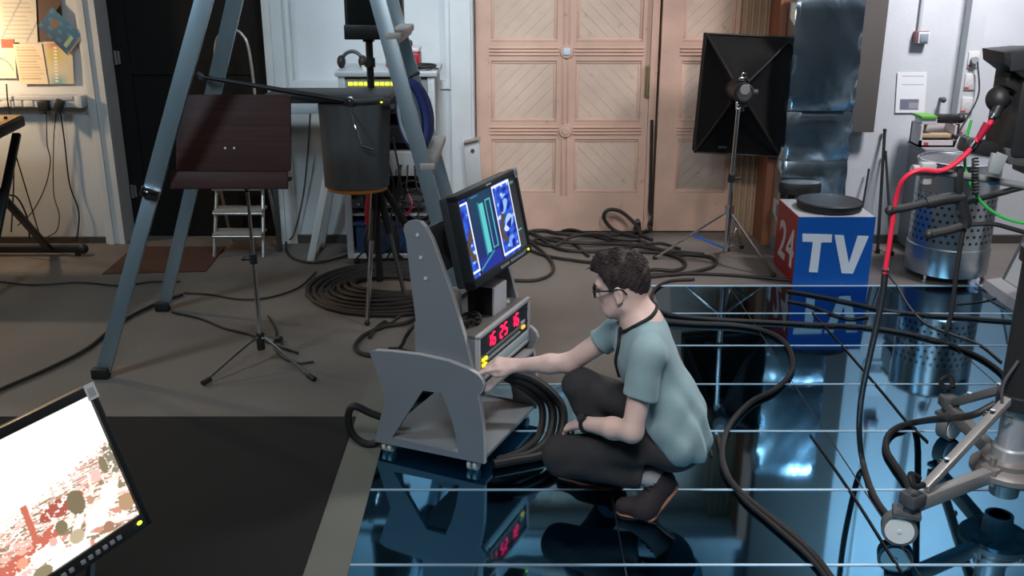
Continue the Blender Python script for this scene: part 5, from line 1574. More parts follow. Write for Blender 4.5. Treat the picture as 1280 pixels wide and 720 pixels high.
part('grip_joint', MB().tube([P(1200, 246, YC), P(1204, 262, YC), P(1207, 275, YC), P(1205, 284, YC)], .02, 10).cyl(P(1196, 266, YC), P(1212, 268, YC), .013), black_plastic, cmr)
part('zoom_stalk', MB().tube([P(1205, 284, YC), P(1200, 310, YC), P(1195, 345, YC), P(1191, 380, YC), P(1187, 400, YC), P(1183, 415, YC)], .0085, 8), black_rubber, cmr)
part('grip_lead', MB().tube([P(1208, 281, YC), P(1240, 280, YC), P(1265, 286, YC), P(1300, 296, YC)], .008, 8), black_rubber, cmr)
part('bracket_plate', MB().prism([(p.x, p.z) for p in (P(1240, 191, YC - .06), P(1259, 194, YC - .06), P(1248, 218, YC - .06), P(1234, 215, YC - .06))], (0, YC - .07, 0), (1, 0, 0), (0, 0, 1), (0, 1, 0), .02, bev=.003), mat('plate_grey', (.33, .35, .35), .4, metal=.3), cmr)
part('bracket_plate', MB().prism([(p.x, p.z) for p in (P(1258, 186, YC - .05), P(1300, 190, YC - .05), P(1300, 212, YC - .05), P(1262, 206, YC - .05))], (0, YC - .04, 0), (1, 0, 0), (0, 0, 1), (0, 1, 0), .02, bev=.003), dark_grey, cmr)
part('tally_lamp', MB().ball(P(1221, 188, YC), .006), led_r, cmr)
part('cable_hub', MB().box(P(1222, 183, YC), (.12, .06, .05), Matrix.Rotation(R(10), 3, 'Y'), bev=.012), black_plastic, cmr)
part('coiled_lead', MB().tube([P(1219 - .00 * k, 198 + k * 1.0, YC - .02) + Vector((.010 * math.cos(k * 1.6), .010 * math.sin(k * 1.6), 0)) for k in range(46)], .0035, 6, n=4), black_rubber, cmr)
part('tag', MB().box(P(1240, 229, YC - .02), (.02, .006, .012)), mat('tag_blue', (.05, .2, .5), .5), cmr)

# cables of the camera
red_c = mat('red_jacket', srgb(205, 40, 65), .4)
rc = thing('red_camera_cable', 'red and black camera cable hanging from the pan bar to the floor', 'cable', G(1080, 560))
pts = [P(1250, 128, YC - .02), P(1243, 146, YC - .03), P(1226, 168, YC - .03), P(1205, 195, YC - .03), P(1178, 213, YC - .03), P(1148, 213, YC - .03), P(1130, 224, YC - .02), P(1121, 245, YC), P(1116, 275, YC), P(1111, 310, YC - .01), P(1106, 342, YC - .02)]
part('red_jacket', MB().tube(pts, .0088, 10), red_c, rc)
part('connector', MB().cyl(P(1253, 122, YC - .02), P(1243, 146, YC - .03), .017), black_plastic, rc)
part('connector_ring', MB().cyl(P(1244, 142, YC - .03), P(1240, 148, YC - .03), .015), chrome, rc)
part('strain_relief', MB().cyl(P(1235, 155, YC - .03), P(1222, 175, YC - .03), .016, .010), mat('relief_red', srgb(150, 20, 50), .4), rc)
part('splice_sleeve', MB().cyl(P(1219, 177, YC - .03), P(1214, 184, YC - .03), .013), chrome, rc)
low = [P(1107, 336, YC - .02), P(1103, 370, YC + .02), P(1095, 410, YC + .07), P(1085, 455, YC + .13), P(1077, 495, YC + .19), P(1074, 535, YC + .25)]
g = [G(1078, 575, .03), G(1092, 618, .012), G(1114, 650, .012), G(1128, 668, .012)]
part('black_lead', MB().tube(low + g, .0115, 10), cable_brown, rc)
solo('green_cable', MB().tube([P(1214, 150, YC + .03), P(1208, 175, YC + .03), P(1206, 205, YC + .02), P(1213, 230, YC), P(1228, 254, YC), P(1250, 270, YC), P(1275, 278, YC), P(1300, 280, YC)], .0052, 8), mat('green_jacket', srgb(50, 165, 70), .4),
     'thin bright green cable looping below the camera bars', 'cable')
# ================================================================== the crouching person
def V(*a): return np.array(a, float)
def nrm(a): a = np.array(a, float); return a / np.linalg.norm(a)
def field_sample(fd, p):
    q = (np.array(p) - fd.lo) / fd.h
    i = np.clip(np.floor(q).astype(int), 0, fd.n - 2); t = np.clip(q - i, 0, 1)
    s = 0
    for a in (0, 1):
        for b in (0, 1):
            for c in (0, 1):
                s += fd.d[i[0] + a, i[1] + b, i[2] + c] * (t[0] if a else 1 - t[0]) * (t[1] if b else 1 - t[1]) * (t[2] if c else 1 - t[2])
    return s
def onto(fds, p, off):
    "push a point out of (or onto) the union of fields"
    p = np.array(p, float)
    def S(q): return min(field_sample(f, q) for f in fds)
    for _ in range(12):
        e = .004
        g = np.array([S(p + V(*[e if i == j else 0 for j in range(3)])) - S(p - V(*[e if i == j else 0 for j in range(3)])) for i in range(3)])
        if np.linalg.norm(g) < 1e-9: break
        p = p - g / np.linalg.norm(g) * (S(p) - off) * .7
    return Vector(p)

LO, HI, HH = (-.17, 3.03, -.02), (.80, 3.74, 1.04), .005
skin_m = mat('skin', srgb(236, 200, 188), .48, var=.06, scale=18, bump=.04, bscale=150)
man = thing('person', 'person in a pale blue T-shirt and dark trousers crouching at the trolley', 'person', (.48, 3.33, 0))

pel, waist, chest, nb = V(.60, 3.335, .29), V(.572, 3.345, .43), V(.487, 3.37, .60), V(.480, 3.385, .722)
LS, LE, LW = V(.478, 3.20, .672), V(.425, 3.145, .405), V(.264, 3.322, .350)
RS, RE, RW = V(.395, 3.54, .625), V(.228, 3.60, .475), V(.022, 3.62, .457)
LH, LK, LA = V(.573, 3.25, .30), V(.192, 3.355, .205), V(.525, 3.275, .155)
RH, RK, RA = V(.635, 3.42, .31), V(.270, 3.55, .400), V(.385, 3.475, .10)
Hc = np.array(P(778, 350, 3.41))
Ff = nrm((-.92, .31, -.20)); Ll = nrm(np.cross(V(0, 0, 1), Ff)); Uu = np.cross(Ff, Ll)
if Uu[2] < 0: Uu = -Uu
HM = np.stack([Ff, Ll, Uu], 1)
def H(f, l, u): return Hc + Ff * f + Ll * l + Uu * u

body = Field(LO, HI, HH)
# head
body.ell(H(-.006, 0, .006), (.094, .073, .096), HM, .02)
body.ell(H(.034, 0, -.058), (.060, .054, .070), HM, .03)
body.cone(H(.058, 0, -.108), H(.066, 0, -.112), .028, .026, .03)
body.cone(H(.0, .045, -.085), H(.052, .022, -.112), .022, .020, .03)
body.cone(H(.0, -.045, -.085), H(.052, -.022, -.112), .022, .020, .03)
body.cone(H(.085, .028, -.002), H(.085, -.028, -.002), .014, .014, .02)        # brow
body.cone(H(.088, 0, -.012), H(.112, 0, -.048), .008, .0125, .014)              # nose
body.cone(H(.092, .011, -.054), H(.094, -.011, -.054), .009, .009, .010)
body.cone(H(.085, .016, -.080), H(.087, -.016, -.080), .0075, .0075, .008)      # lips
body.cone(H(.083, .013, -.090), H(.085, -.013, -.090), .0075, .0075, .008)
for s in (1, -1):
    body.ell(H(.070, s * .031, -.022), (.016, .017, .010), HM, .006, 'cut')     # eye sockets
    body.ell(H(.066, s * .031, -.022), (.013, .013, .012), HM, .004)            # eyes
    EM = HM @ np.array(Matrix.Rotation(R(-18 * s), 3, 'Z'))
    ec = H(.002, s * .078, -.034)
    body.ell(ec, (.021, .0085, .033), EM, .006)                                 # ear
    body.ell(ec + Ll * s * .008 + Ff * .002, (.010, .006, .018), EM, .004, 'cut')
    body.cone(ec - Uu * .026 + Ff * .004, ec - Uu * .030 + Ff * .006, .008, .007, .008)
# neck, torso (inside the clothes), limbs
body.cone(H(-.022, 0, -.06), nb, .053, .055, .03)
body.chain([nb, chest, waist, pel], [.07, .088, .085, .08], .05)
body.cone(nb, LS, .05, .045, .04); body.cone(nb, RS, .05, .045, .04)
body.cone(LS, LE, .047, .038, .03); body.cone(LE, LE * .62 + LW * .38, .040, .039, .02); body.cone(LE * .62 + LW * .38, LW, .039, .0255, .02)
body.cone(RS, RE, .047, .038, .03); body.cone(RE, RE * .62 + RW * .38, .040, .038, .02); body.cone(RE * .62 + RW * .38, RW, .038, .0255, .02)
for (h_, k_, a_) in ((LH, LK, LA), (RH, RK, RA)):
    body.cone(h_, k_, .056, .044, .03); body.cone(k_, a_, .042, .034, .02)
def hand(fd, w, d, n, side, curls, thumb):
    d = nrm(d); n = nrm(np.array(n) - d * (np.array(n) @ d)); s = np.cross(d, n) * side
    kn = []
    for i, (o, l) in enumerate(((.028, .082), (.0095, .086), (-.0095, .082), (-.027, .074))):
        k = w + d * l + s * o + n * (.004 if i in (1, 2) else 0)
        fd.cone(w + s * o * .55 + d * .006, k, .0145, .0125, .012, flat=(n, 1.15))
        kn.append(k)
    fd.cone(w - d * .015, w + d * .03, .026, .027, .015, flat=(n, 1.35))
    for i, k in enumerate(kn):
        L_ = ((.042, .025, .020), (.046, .029, .021), (.042, .027, .020), (.033, .020, .018))[i]
        p = k; a = 0
        dd = d + s * (.10, .03, -.04, -.12)[i]; dd /= np.linalg.norm(dd)
        for j in range(3):
            a += R(curls[i][j])
            q = p + (dd * math.cos(a) - n * math.sin(a)) * L_[j]
            fd.cone(p, q, (.0098, .0088, .0080)[j], (.0088, .0080, .0068)[j], .004 if j else .008)
            p = q
    # thumb leaves the side of the palm near its base
    b = w + d * .022 + s * .022
    t1 = b + d * thumb[0][0] + s * thumb[0][1] + n * thumb[0][2]
    t2 = t1 + d * thumb[1][0] + s * thumb[1][1] + n * thumb[1][2]
    t3 = t2 + d * thumb[2][0] + s * thumb[2][1] + n * thumb[2][2]
    fd.cone(b, t1, .0155, .0115, .012); fd.cone(t1, t2, .0112, .0098, .004); fd.cone(t2, t3, .0098, .0078, .004)
# right hand pinches a lit button on the panel; left hand hangs relaxed over the knee
hand(body, RW, (-.98, -.12, .10), (.02, -.45, .88), -1, ((8, 20, 12), (26, 34, 20), (38, 44, 28), (48, 50, 30)), ((.036, .018, -.012), (.028, .002, -.006), (.024, -.008, .004)))
hand(body, LW, (-.50, .70, -.50), (-.45, .25, .86), 1, ((20, 25, 18), (24, 30, 20), (26, 32, 20), (30, 34, 22)), ((.032, .018, -.014), (.026, .008, -.010), (.022, .004, -.010)))
solid('body', body, skin_m, man)

# ---- T-shirt
tu = nrm(nb - pel); tl = nrm(np.array([.03, -.36, .05])); tf = nrm(np.cross(tl, tu)); tl = np.cross(tu, tf)
TM = np.stack([tf, tl, tu], 1)
shirt = Field((.2, 3.03, .14), (.80, 3.74, .82), HH)
shirt.ell(V(.604, 3.332, .315), (.134, .190, .15), TM, .06)
shirt.cone(nb + V(.006, 0, -.03), nb + V(-.034, .01, .075), .070, .0645, .03)
shirt.ell(V(.568, 3.345, .45), (.120, .160, .13), TM, .08)
shirt.ell(V(.497, 3.372, .595), (.112, .165, .125), TM, .08)
shirt.cone(nb + V(.012, -.01, -.035), LS + V(0, 0, -.002), .066, .058, .05)
shirt.cone(nb + V(0, .02, -.035), RS, .066, .056, .05)
ls_end = LS + (LE - LS) * .55; rs_end = RS + (RE - RS) * .46
arm_f = Field((.2, 3.03, .14), (.80, 3.74, .82), HH)
arm_f.cone(LS, ls_end + (LE - LS) * .15, .058, .0635, .02)
arm_f.cone(RS, rs_end + (RE - RS) * .15, .056, .060, .02)
g = np.meshgrid(*arm_f.ax, indexing='ij', sparse=True)
for (a0, e0, j0) in ((LS, ls_end, LE), (RS, rs_end, RE)):
    n_ = nrm(j0 - a0)
    pl = sum((g[i] - e0[i]) * n_[i] for i in range(3))
    near = np.sqrt(sum((g[i] - e0[i]) ** 2 for i in range(3))) < .13
    arm_f.d = np.where(near, np.maximum(arm_f.d, pl), arm_f.d)
hh = np.maximum(.025 - np.abs(shirt.d - arm_f.d), 0) / .025
shirt.d = np.minimum(shirt.d, arm_f.d) - hh * hh * .025 / 4
# folds: stretched across the back and gathered at the waist
gx, gy, gz = g
fold = .0065 * np.sin(26 * (gz + .55 * gx) + 9 * np.sin(7 * gy + 4 * gx)) * np.clip((.58 - gz) / .2, 0, 1)
fold = fold + .0045 * np.sin(55 * (gz * .8 - .5 * gx + .25 * gy) + 3 * np.sin(11 * gx + 6 * gz)) * np.clip((.62 - gz) / .3, .15, 1)
fold = fold + .003 * np.sin(34 * (gx + .7 * gz) + 14 * gy)
shirt.d = shirt.d + fold
shirt.cut((.60, 3.3, .262), (-.06, .06, -1))
shirt.cut((.57, 3.16, .272), (-.72, .12, -.7))
# neckline
shirt.cone(H(-.022, 0, -.06), nb + V(0, 0, .01), .0585, .0605, .003, 'cut')
shirt.cut((.44, 3.38, .738), (-.52, .0, .85))
shirt.cone(nb + np.array(tf) * .05, nb + np.array(tf) * .09 + V(0, 0, -.02), .045, .03, .01, 'cut')
tee_m = mat('tee_cloth', srgb(140, 166, 170), .85, var=.05, scale=25, bump=.06, bscale=260, sheen=.2)
tee = solid('t_shirt', shirt, tee_m, man)

# ---- trousers
tr_ = Field((.05, 3.03, -.02), (.80, 3.74, .52), HH)
tr_.ell(V(.604, 3.335, .272), (.118, .172, .095), None, .04)
tr_.cone(LH + V(-.01, .01, -.01), LK, .080, .066, .04)
tr_.cone(LK + V(-.006, 0, .004), LK + V(.01, .0, -.012), .066, .070, .03)
tr_.cone(LK + V(.0, 0, -.02), LA - V(.045, 0, -.002), .066, .054, .03)
tr_.cone(RH, RK, .090, .066, .04)
tr_.cone(RK, RA + V(-.01, .003, .045), .066, .056, .03)
g = np.meshgrid(*tr_.ax, indexing='ij', sparse=True); gx, gy, gz = g
tr_.d = tr_.d + .0035 * np.sin(48 * (gx + .9 * gz) + 5 * np.sin(16 * gy)) * np.clip(1 - np.abs(gx - .47) / .16, .15, 1) + .003 * np.sin(60 * (gx * .5 - gz) + 10 * gy) * np.clip(1 - np.abs(gx - .2) / .12, 0, 1)
# cut trouser legs at the ankles
for (a_, dr_2) in ((LA - V(.035, -.004, 0), LA - LK), (RA + V(-.004, .002, .02), RA - RK)):
    n_ = nrm(dr_2)
    pl = sum((g[i] - a_[i]) * n_[i] for i in range(3))
    near = np.sqrt(sum((g[i] - a_[i]) ** 2 for i in range(3))) < .105
    low_ = gz < .235
    tr_.d = np.where(near & low_ & (pl > -.03), np.maximum(tr_.d, pl), tr_.d)
# do not let the seat swallow the shoe
tr_.cut((0, 0, .012), (0, 0, -1))
tro_m = mat('trouser_cloth', srgb(58, 55, 56), .9, var=.08, scale=20, bump=.08, bscale=240)
solid('trousers', tr_, tro_m, man)

# ---- socks and shoes
def foot(name, ankle, heel, ball, toe, lab=None):
    d1_ = nrm(ball - heel); lat = nrm(np.cross(V(0, 0, 1), d1_)); n1_ = np.cross(lat, d1_); n1_ = n1_ if n1_[2] > 0 or abs(n1_[2]) < .2 else -n1_
    if n1_ @ (ankle - heel) < 0: n1_ = -n1_
    d2_ = nrm(toe - ball)
    f = Field(np.minimum(np.minimum(ankle, heel), np.minimum(ball, toe)) - .09, np.maximum(np.maximum(ankle, heel), np.maximum(ball, toe)) + .10, .004)
    up_h = n1_ * .042
    f.cone(heel + up_h + d1_ * .03, ball + n1_ * .035 + V(0, 0, .008), .037, .040, .02)
    f.cone(ball + V(0, 0, .040), toe + V(0, 0, .032) - d2_ * .03, .0415, .034, .025)
    f.cone(heel + n1_ * .075 + d1_ * .034, heel + n1_ * .045 + d1_ * .03, .034, .037, .02)
    f.cone(ankle * .6 + (heel + up_h) * .4, ball + V(0, 0, .05), .036, .034, .03)
    f.cone(ankle, ankle + (ankle - ball) * .35 + n1_ * .03, .040, .040, .006, 'cut')
    f.cut(heel + n1_ * .010, -n1_) if False else None
    # flat underside
    gx_ = np.meshgrid(*f.ax, indexing='ij', sparse=True)
    p1 = -sum((gx_[i] - (heel + n1_ * .012)[i]) * n1_[i] for i in range(3))
    p2 = -(gx_[2] - .012)
    f.d = np.maximum(f.d, np.maximum(p1 * 1.0, p2) if n1_[2] < .97 else p2) if True else f.d
    sh_ = solid(name, f, mat('shoe_suede', srgb(50, 40, 42), .8, var=.1, scale=30, bump=.1, bscale=180), man)
    s_ = Field(np.minimum(heel, toe) - .1, np.maximum(heel, toe) + .1, .004)
    s_.cone(heel + d1_ * .035 + n1_ * .006, ball + n1_ * .006, .041, .043, .01, flat=(n1_, 4.5))
    s_.cone(ball + V(0, 0, .0075), toe - d2_ * .035 + V(0, 0, .0075), .043, .036, .012, flat=((0, 0, 1), 4.5))
    solid('sole', s_, mat('sole_tan', srgb(150, 98, 80), .6), sh_, label='tan rubber sole')
    for k in range(4):
        c = Vector((ankle * .45 + ball * .55) + V(0, 0, .045) + d1_ * (k * .016 - .03))
        c = onto([f], c + Vector(n1_) * .03, .001)
        part('lace', MB().tube([onto([f], Vector(c) + Vector(lat) * x, .002) for x in (-.024, -.012, 0, .012, .024)], .0028, 6, n=3), black_rubber, sh_)
    return f
foot('shoe', LA + V(.01, 0, .0), V(.622, 3.290, .118), V(.512, 3.243, .0), V(.395, 3.272, .0))
foot('shoe', RA, V(.445, 3.452, .0), V(.29, 3.508, .0), V(.185, 3.546, .0))
sk_ = Field((.40, 3.15, .02), (.68, 3.40, .28), .004)
sk_.cone(LA - V(.06, -.01, -.004), LA + V(.015, 0, -.004), .043, .043, .02)
sk_.cone(LA + V(.01, 0, -.005), LA + V(.035, .003, -.045), .043, .038, .02)
solid('sock', sk_, mat('grey_sock', srgb(165, 165, 170), .9, bump=.3, bscale=120, var=.08, scale=60), man, label='pale grey sock')
sk2 = Field((.28, 3.36, .02), (.5, 3.58, .25), .005)
sk2.cone(RA + V(-.015, .005, .06), RA + V(.01, 0, -.02), .041, .041, .02)
solid('sock', sk2, MATS['grey_sock'], man, label='pale grey sock')

# ---- hair
hair = Field(Hc - .17, Hc + .17, .004)
hair.ell(H(-.010, 0, .006), (.0965, .0765, .098), HM, .02)
hair.ell(H(.005, 0, .036), (.095, .075, .072), HM, .03)
hair.cone(H(.062, .03, .074), H(.062, -.03, .074), .028, .030, .03)
hair.cone(H(.088, .028, .056), H(.086, -.03, .062), .020, .020, .02)
hair.cone(H(-.04, .02, .088), H(.03, .01, .094), .018, .02, .03)
gx_ = np.meshgrid(*hair.ax, indexing='ij', sparse=True)
fq = sum((gx_[i] - Hc[i]) * Ff[i] for i in range(3)); uq = sum((gx_[i] - Hc[i]) * Uu[i] for i in range(3)); lq = sum((gx_[i] - Hc[i]) * Ll[i] for i in range(3))
# hairline: open over the face, above and behind the ear, down to the nape
line = np.where(fq > .075, .055, np.where(fq > .045, .055 - (.075 - fq) * 1.6, np.where(fq > .012, .006 - (.045 - fq) * 1.0, np.where(fq > -.035, -.012, -.012 - (-.035 - fq) * 1.25))))
hair.d = np.maximum(hair.d, (line - uq) * .7)
sideb = np.maximum(np.maximum(np.abs(fq - .030) - .007, np.abs(uq + .002) - .018), np.abs(np.abs(lq) - .066) - .012)
hair.d = np.minimum(hair.d, sideb)
top_w = np.clip(uq / .06, 0, 1)
hair.d = hair.d + .0035 * top_w * np.sin(120 * lq + 30 * fq + 2.5 * np.sin(60 * fq)) + .0025 * top_w * np.sin(90 * (fq + .6 * lq) + 40 * uq) + .0012 * np.sin(260 * fq + 180 * uq)
hair_m = mat('dark_brown_hair', srgb(58, 44, 42), .55, var=.35, scale=40, bump=.5, bscale=220, stretch=(1, 1, .5))
hair_o = solid('hair', hair, hair_m, man, smooth_it=1)
# loose strands combed forward and up over the top
hs = MB()
hr = random.Random(8)
for _ in range(420):
    f0, l0 = hr.uniform(-.085, .075), hr.uniform(-.062, .062)
    p0 = onto([hair], H(f0, l0, .10 - 3.5 * l0 * l0 - (f0 * f0) * 4), -.002)
    L_ = hr.uniform(.018, .034)
    dirf = Vector(Ff) * (1.0 if f0 > -.02 else .35) + Vector(Ll) * hr.uniform(-.45, .45) + Vector(Uu) * hr.uniform(-.1, .25) * (1 if f0 < .05 else -.3)
    if f0 < -.03: dirf = dirf - Vector(Uu) * .5 - Vector(Ff) * .6
    p1 = onto([hair], p0 + dirf.normalized() * L_ * .55, .0025)
    p2 = onto([hair], p0 + dirf.normalized() * L_, .001 + hr.uniform(0, .005))
    hs.tube([p0, p1, p2], .002, 5, n=3, rad=[.0016, .0024, .0022, .0016, .0006])
part('hair_strands', hs, hair_m, hair_o)
# eyebrows
for s in (1, -1):
    part('eyebrow', MB().tube([onto([body], H(.09, s * .048, -.002), .001), onto([body], H(.1, s * .032, .004), .0015), onto([body], H(.1, s * .014, -.001), .001)], .0035, 6), hair_m, man)

# ---- glasses
gl = part('glasses', MB().cyl(H(.106, .008, -.018), H(.106, -.008, -.018), .0028), black_plastic, man)
for s in (1, -1):
    cc = H(.103, s * .034, -.024)
    ring = [cc + Ll * (.027 * math.cos(t)) * 1.0 + Uu * (.020 * math.sin(t)) - Ff * (.006 * s * math.cos(t)) for t in np.linspace(0, 2 * PI, 25)[:-1]]
    part('rim', MB().tube(ring, .0032, 8, closed=True, n=1), black_plastic, gl)
    ta = H(.098, s * .062, -.016); tb_ = H(.045, s * .078, -.014); tc_ = H(-.010, s * .0835, -.012); td = H(-.03, s * .080, -.034)
    part('temple', MB().tube([ta, tb_, tc_, td], .0030, 8), black_plastic, gl)
    lens = MB().prism([(.0255 * math.cos(t), .0185 * math.sin(t)) for t in np.linspace(0, 2 * PI, 25)[:-1]], cc, Ll - Ff * s * .22, Uu, Ff, .0015)
    gm = mat('lens_glass', (.9, .95, 1), .03)
    gm.node_tree.nodes['Principled BSDF'].inputs['Transmission Weight'].default_value = 1.0; gm.node_tree.nodes['Principled BSDF'].inputs['IOR'].default_value = 1.06
    part('lens', lens, gm, gl)

# ---- lanyard round the neck
# lies on the collar line: a ring round the neck, lower in front, then two straps down the chest
ring_c = np.array([.452, 3.385, .742]); e1 = nrm(V(.85, 0, .52)); e2 = nrm(V(0, 1, 0))
lp_ = [onto([body, shirt], ring_c + (e1 * math.cos(t) + e2 * math.sin(t)) * .078, .004) for t in np.linspace(R(100), R(-172), 17)]
lp_ += [onto([body, shirt], np.array(P(*q)), .004) for q in ((771, 432, 3.33), (768, 452, 3.34), (766, 474, 3.36))]
part('lanyard', MB().tube(lp_, .0065, 8), mat('lanyard_black', (.012, .012, .012), .6), man)
# ---- wrist watch
wd3 = nrm(LE - LW)
wc3 = LW + wd3 * .015
wa = MB()
x_, y_, _ = basis(Vector(wd3))
wa.tube([Vector(wc3) + (x_ * math.cos(t) + y_ * math.sin(t)) * .0305 for t in np.linspace(0, 2 * PI, 29)[:-1]], .0055, 8, closed=True, n=1)
wa.tube([Vector(wc3 + wd3 * .009) + (x_ * math.cos(t) + y_ * math.sin(t)) * .0305 for t in np.linspace(0, 2 * PI, 29)[:-1]], .0055, 8, closed=True, n=1)
wt_ = part('watch', wa, black_rubber, man)
up3 = Vector(nrm(V(-.2, -.5, .8))); up3 = (up3 - Vector(wd3) * up3.dot(Vector(wd3))).normalized()
c3 = Vector(wc3 + wd3 * .004) + up3 * .032
part('watch_case', MB().cyl(c3, c3 + up3 * .010, .019, .018, 28), black_plastic, wt_)
part('watch_face', MB().cyl(c3 + up3 * .0100, c3 + up3 * .0108, .0145, .0145, 28), mat('watch_glass', (.05, .055, .06), .15), wt_)
# ---- belt line label at the hem
hem = onto([shirt], P(806, 562, 3.15), .001)
# ================================================================== cables on the floor
cb1 = mat('cable_black', (.020, .017, .016), .55)
def fcable(pts, r, label, m=cb1, group=None, n=8, z=None, name='cable'):
    q = []
    for p in pts:
        zz = (p[2] if len(p) > 2 else r + .0035)
        g_ = G(p[0], p[1], zz)
        g_.y = min(g_.y, 7.27)
        q.append(g_)
    return solo(name, MB().tube(q, r, 8, n=n), m, label, 'cable', group)
fcable([(-12, 493), (0, 487), (60, 461), (110, 435), (150, 403), (197, 379), (228, 368)], .010, 'black cable curving across the floor at the left, past the ladder foot')
fcable([(0, 352), (40, 356), (100, 353), (150, 357), (190, 352), (225, 352)], .006, 'thin cable lying along the floor in front of the brown doormat')
fcable([(215, 390), (250, 398), (280, 410), (312, 418), (345, 432), (372, 441)], .007, 'dark line laid as a shadow streak from the ladder foot to behind the music stand')  # thin dark tube laid in place of shadow lines on the floor
fcable([(230, 366), (262, 368), (300, 374), (335, 372), (372, 360), (395, 340)], .006, 'thin cable passing behind the music stand pole towards the cable pile')
fcable([(335, 395), (345, 415), (342, 432), (352, 446), (372, 454), (392, 452)], .006, 'short dark cable curling on the floor right of the music stand')
fcable([(357, 300), (360, 316), (372, 325), (395, 328), (425, 322), (446, 314)], .009, 'black cable looped at the foot of the white trestle leg')
# bundle in front of the wooden door
fcable([(652, 296), (664, 289), (682, 286), (700, 292), (742, 294), (790, 292), (812, 288)], .013, 'black cable at the foot of the wooden door, the one lying nearest the door')
fcable([(655, 288), (666, 292), (690, 301, .03), (730, 304, .03), (780, 305), (832, 313), (880, 318)], .013, 'black cable running from behind the trolley monitor to the chrome stand foot')
fcable([(660, 300), (690, 307), (715, 296, .05), (745, 292, .05), (772, 299, .03), (800, 300)], .012, 'black cable arched over the others in front of the door')
fcable([(664, 303), (680, 316), (691, 330), (689, 342), (670, 350), (640, 350), (600, 346)], .011, 'black cable curling in a round loop right of the trolley monitor')
fcable([(655, 310), (685, 320), (716, 325), (740, 328), (768, 331)], .011, 'straight black cable running behind the head of the person')
fcable([(672, 296), (700, 311), (741, 314), (782, 310), (806, 303)], .012, 'black cable in the middle of the tangle before the door')
fcable([(702, 284), (712, 287, .05), (723, 288), (760, 300), (796, 306), (826, 304), (850, 311)], .010, 'dark cable crossing the tangle towards the softbox stand')
fcable([(640, 322), (668, 300), (694, 297), (716, 304), (736, 320)], .010, 'dark cable bowed between the monitor and the door tangle')
fcable([(798, 314), (832, 317), (853, 325), (856, 333), (842, 338), (815, 337), (800, 346), (808, 352)], .012, 'black cable making a hairpin loop left of the softbox stand')
fcable([(795, 299), (838, 317), (862, 318), (890, 322), (893, 332), (870, 339), (842, 343), (815, 343)], .012, 'black cable bending round under the softbox stand')
fcable([(812, 346), (858, 342), (918, 344), (985, 350), (1010, 352)], .010, 'black cable running straight from the person to the foot of the TV cube')
lpz = [P(800, 297, 7.05), P(785, 293, 7.12), P(768, 288, 7.18), P(757, 277, 7.2), P(755, 268, 7.2), P(762, 262, 7.2), P(775, 264, 7.2), P(787, 273, 7.18), P(797, 284, 7.12), P(802, 294, 7.05), P(815, 300, 6.9)]
for p in lpz: p.z = max(p.z, .02)
solo('cable', MB().tube(lpz, .014, 9), cb1, 'black cable standing up in a loop against the wooden door', 'cable')
solo('cable_connector', MB().cyl(G(797, 292, .03), G(797, 278, .10), .03, .024).cyl(G(797, 278, .10), G(797, 276, .125), .018), black_rubber, 'black cable connector standing upright at the foot of the door', 'connector')
hz = [P(815, 150, 7.24), P(814, 200, 7.235), P(813, 236, 7.23), P(812, 262, 7.22), P(815, 272, 7.2), P(811, 280, 7.18), P(814, 288, 7.1)]
for p in hz: p.z = max(p.z, .02)
solo('cable', MB().tube(hz, .012, 8), cb1, 'black cable hanging down the gap between the two door leaves', 'cable')
# cables on the glass
fcable([(868, 349), (838, 351), (820, 360), (815, 374), (823, 387), (845, 394), (900, 399), (960, 402), (1020, 405), (1090, 409), (1160, 422), (1215, 441), (1248, 462), (1260, 478)], .010, 'long black cable looping on the glass floor behind the person and on to the pedestal')
fcable([(985, 363), (1020, 369), (1060, 377), (1110, 388), (1170, 394), (1225, 398), (1290, 403)], .009, 'black cable lying across the glass floor just before the TV cube')
fcable([(985, 376), (1010, 381), (1040, 392), (1062, 398), (1085, 396)], .007, 'short thin cable on the glass where the TV cube is mirrored')
fcable([(832, 401), (870, 404), (918, 406), (952, 412), (978, 425), (990, 445), (988, 467), (968, 487), (938, 503), (913, 530), (903, 560), (906, 588), (922, 612), (950, 636), (990, 668), (1020, 697), (1042, 726)], .013, 'thick black cable snaking over the glass floor from the person to the bottom edge')
fcable([(897, 545), (908, 588), (928, 622), (962, 652), (1000, 685), (1024, 710), (1038, 732)], .010, 'second thick black cable lying alongside the snaking one near the bottom edge')
fcable([(1015, 390), (1060, 440), (1105, 492), (1135, 528), (1160, 552)], .004, 'thin straight cable slanting over the glass right of the TV mirror image')
fcable([(1013, 543), (1040, 580), (1075, 632), (1105, 680), (1128, 716)], .004, 'thin straight cable slanting over the glass towards the front wheel')
fcable([(1110, 342), (1122, 358), (1136, 382), (1156, 403), (1186, 416), (1224, 430), (1252, 452)], .005, 'thin grey cable bowed on the glass in front of the steel drum', m=mat('cable_grey', (.12, .12, .12), .5))
fcable([(1290, 358), (1262, 366), (1240, 374), (1218, 378), (1196, 380)], .004, 'thin black wire on the floor below the slanted white board')
fcable([(872, 497), (878, 520), (884, 545), (890, 570)], .005, 'thin cable running down the glass just behind the person')
pts = [P(1244, 505, 3.36), P(1215, 519, 3.34), P(1180, 523, 3.3)] + [G(x, y, z) for x, y, z in ((1150, 527, .05), (1125, 533, .02), (1110, 545, .016), (1108, 562, .016), (1118, 580, .016), (1133, 602, .016), (1142, 625, .016), (1147, 646, .03))]
solo('cable', MB().tube(pts, .014, 10), black_rubber, 'thick black cable draped from the pedestal column down to its front wheel', 'cable')
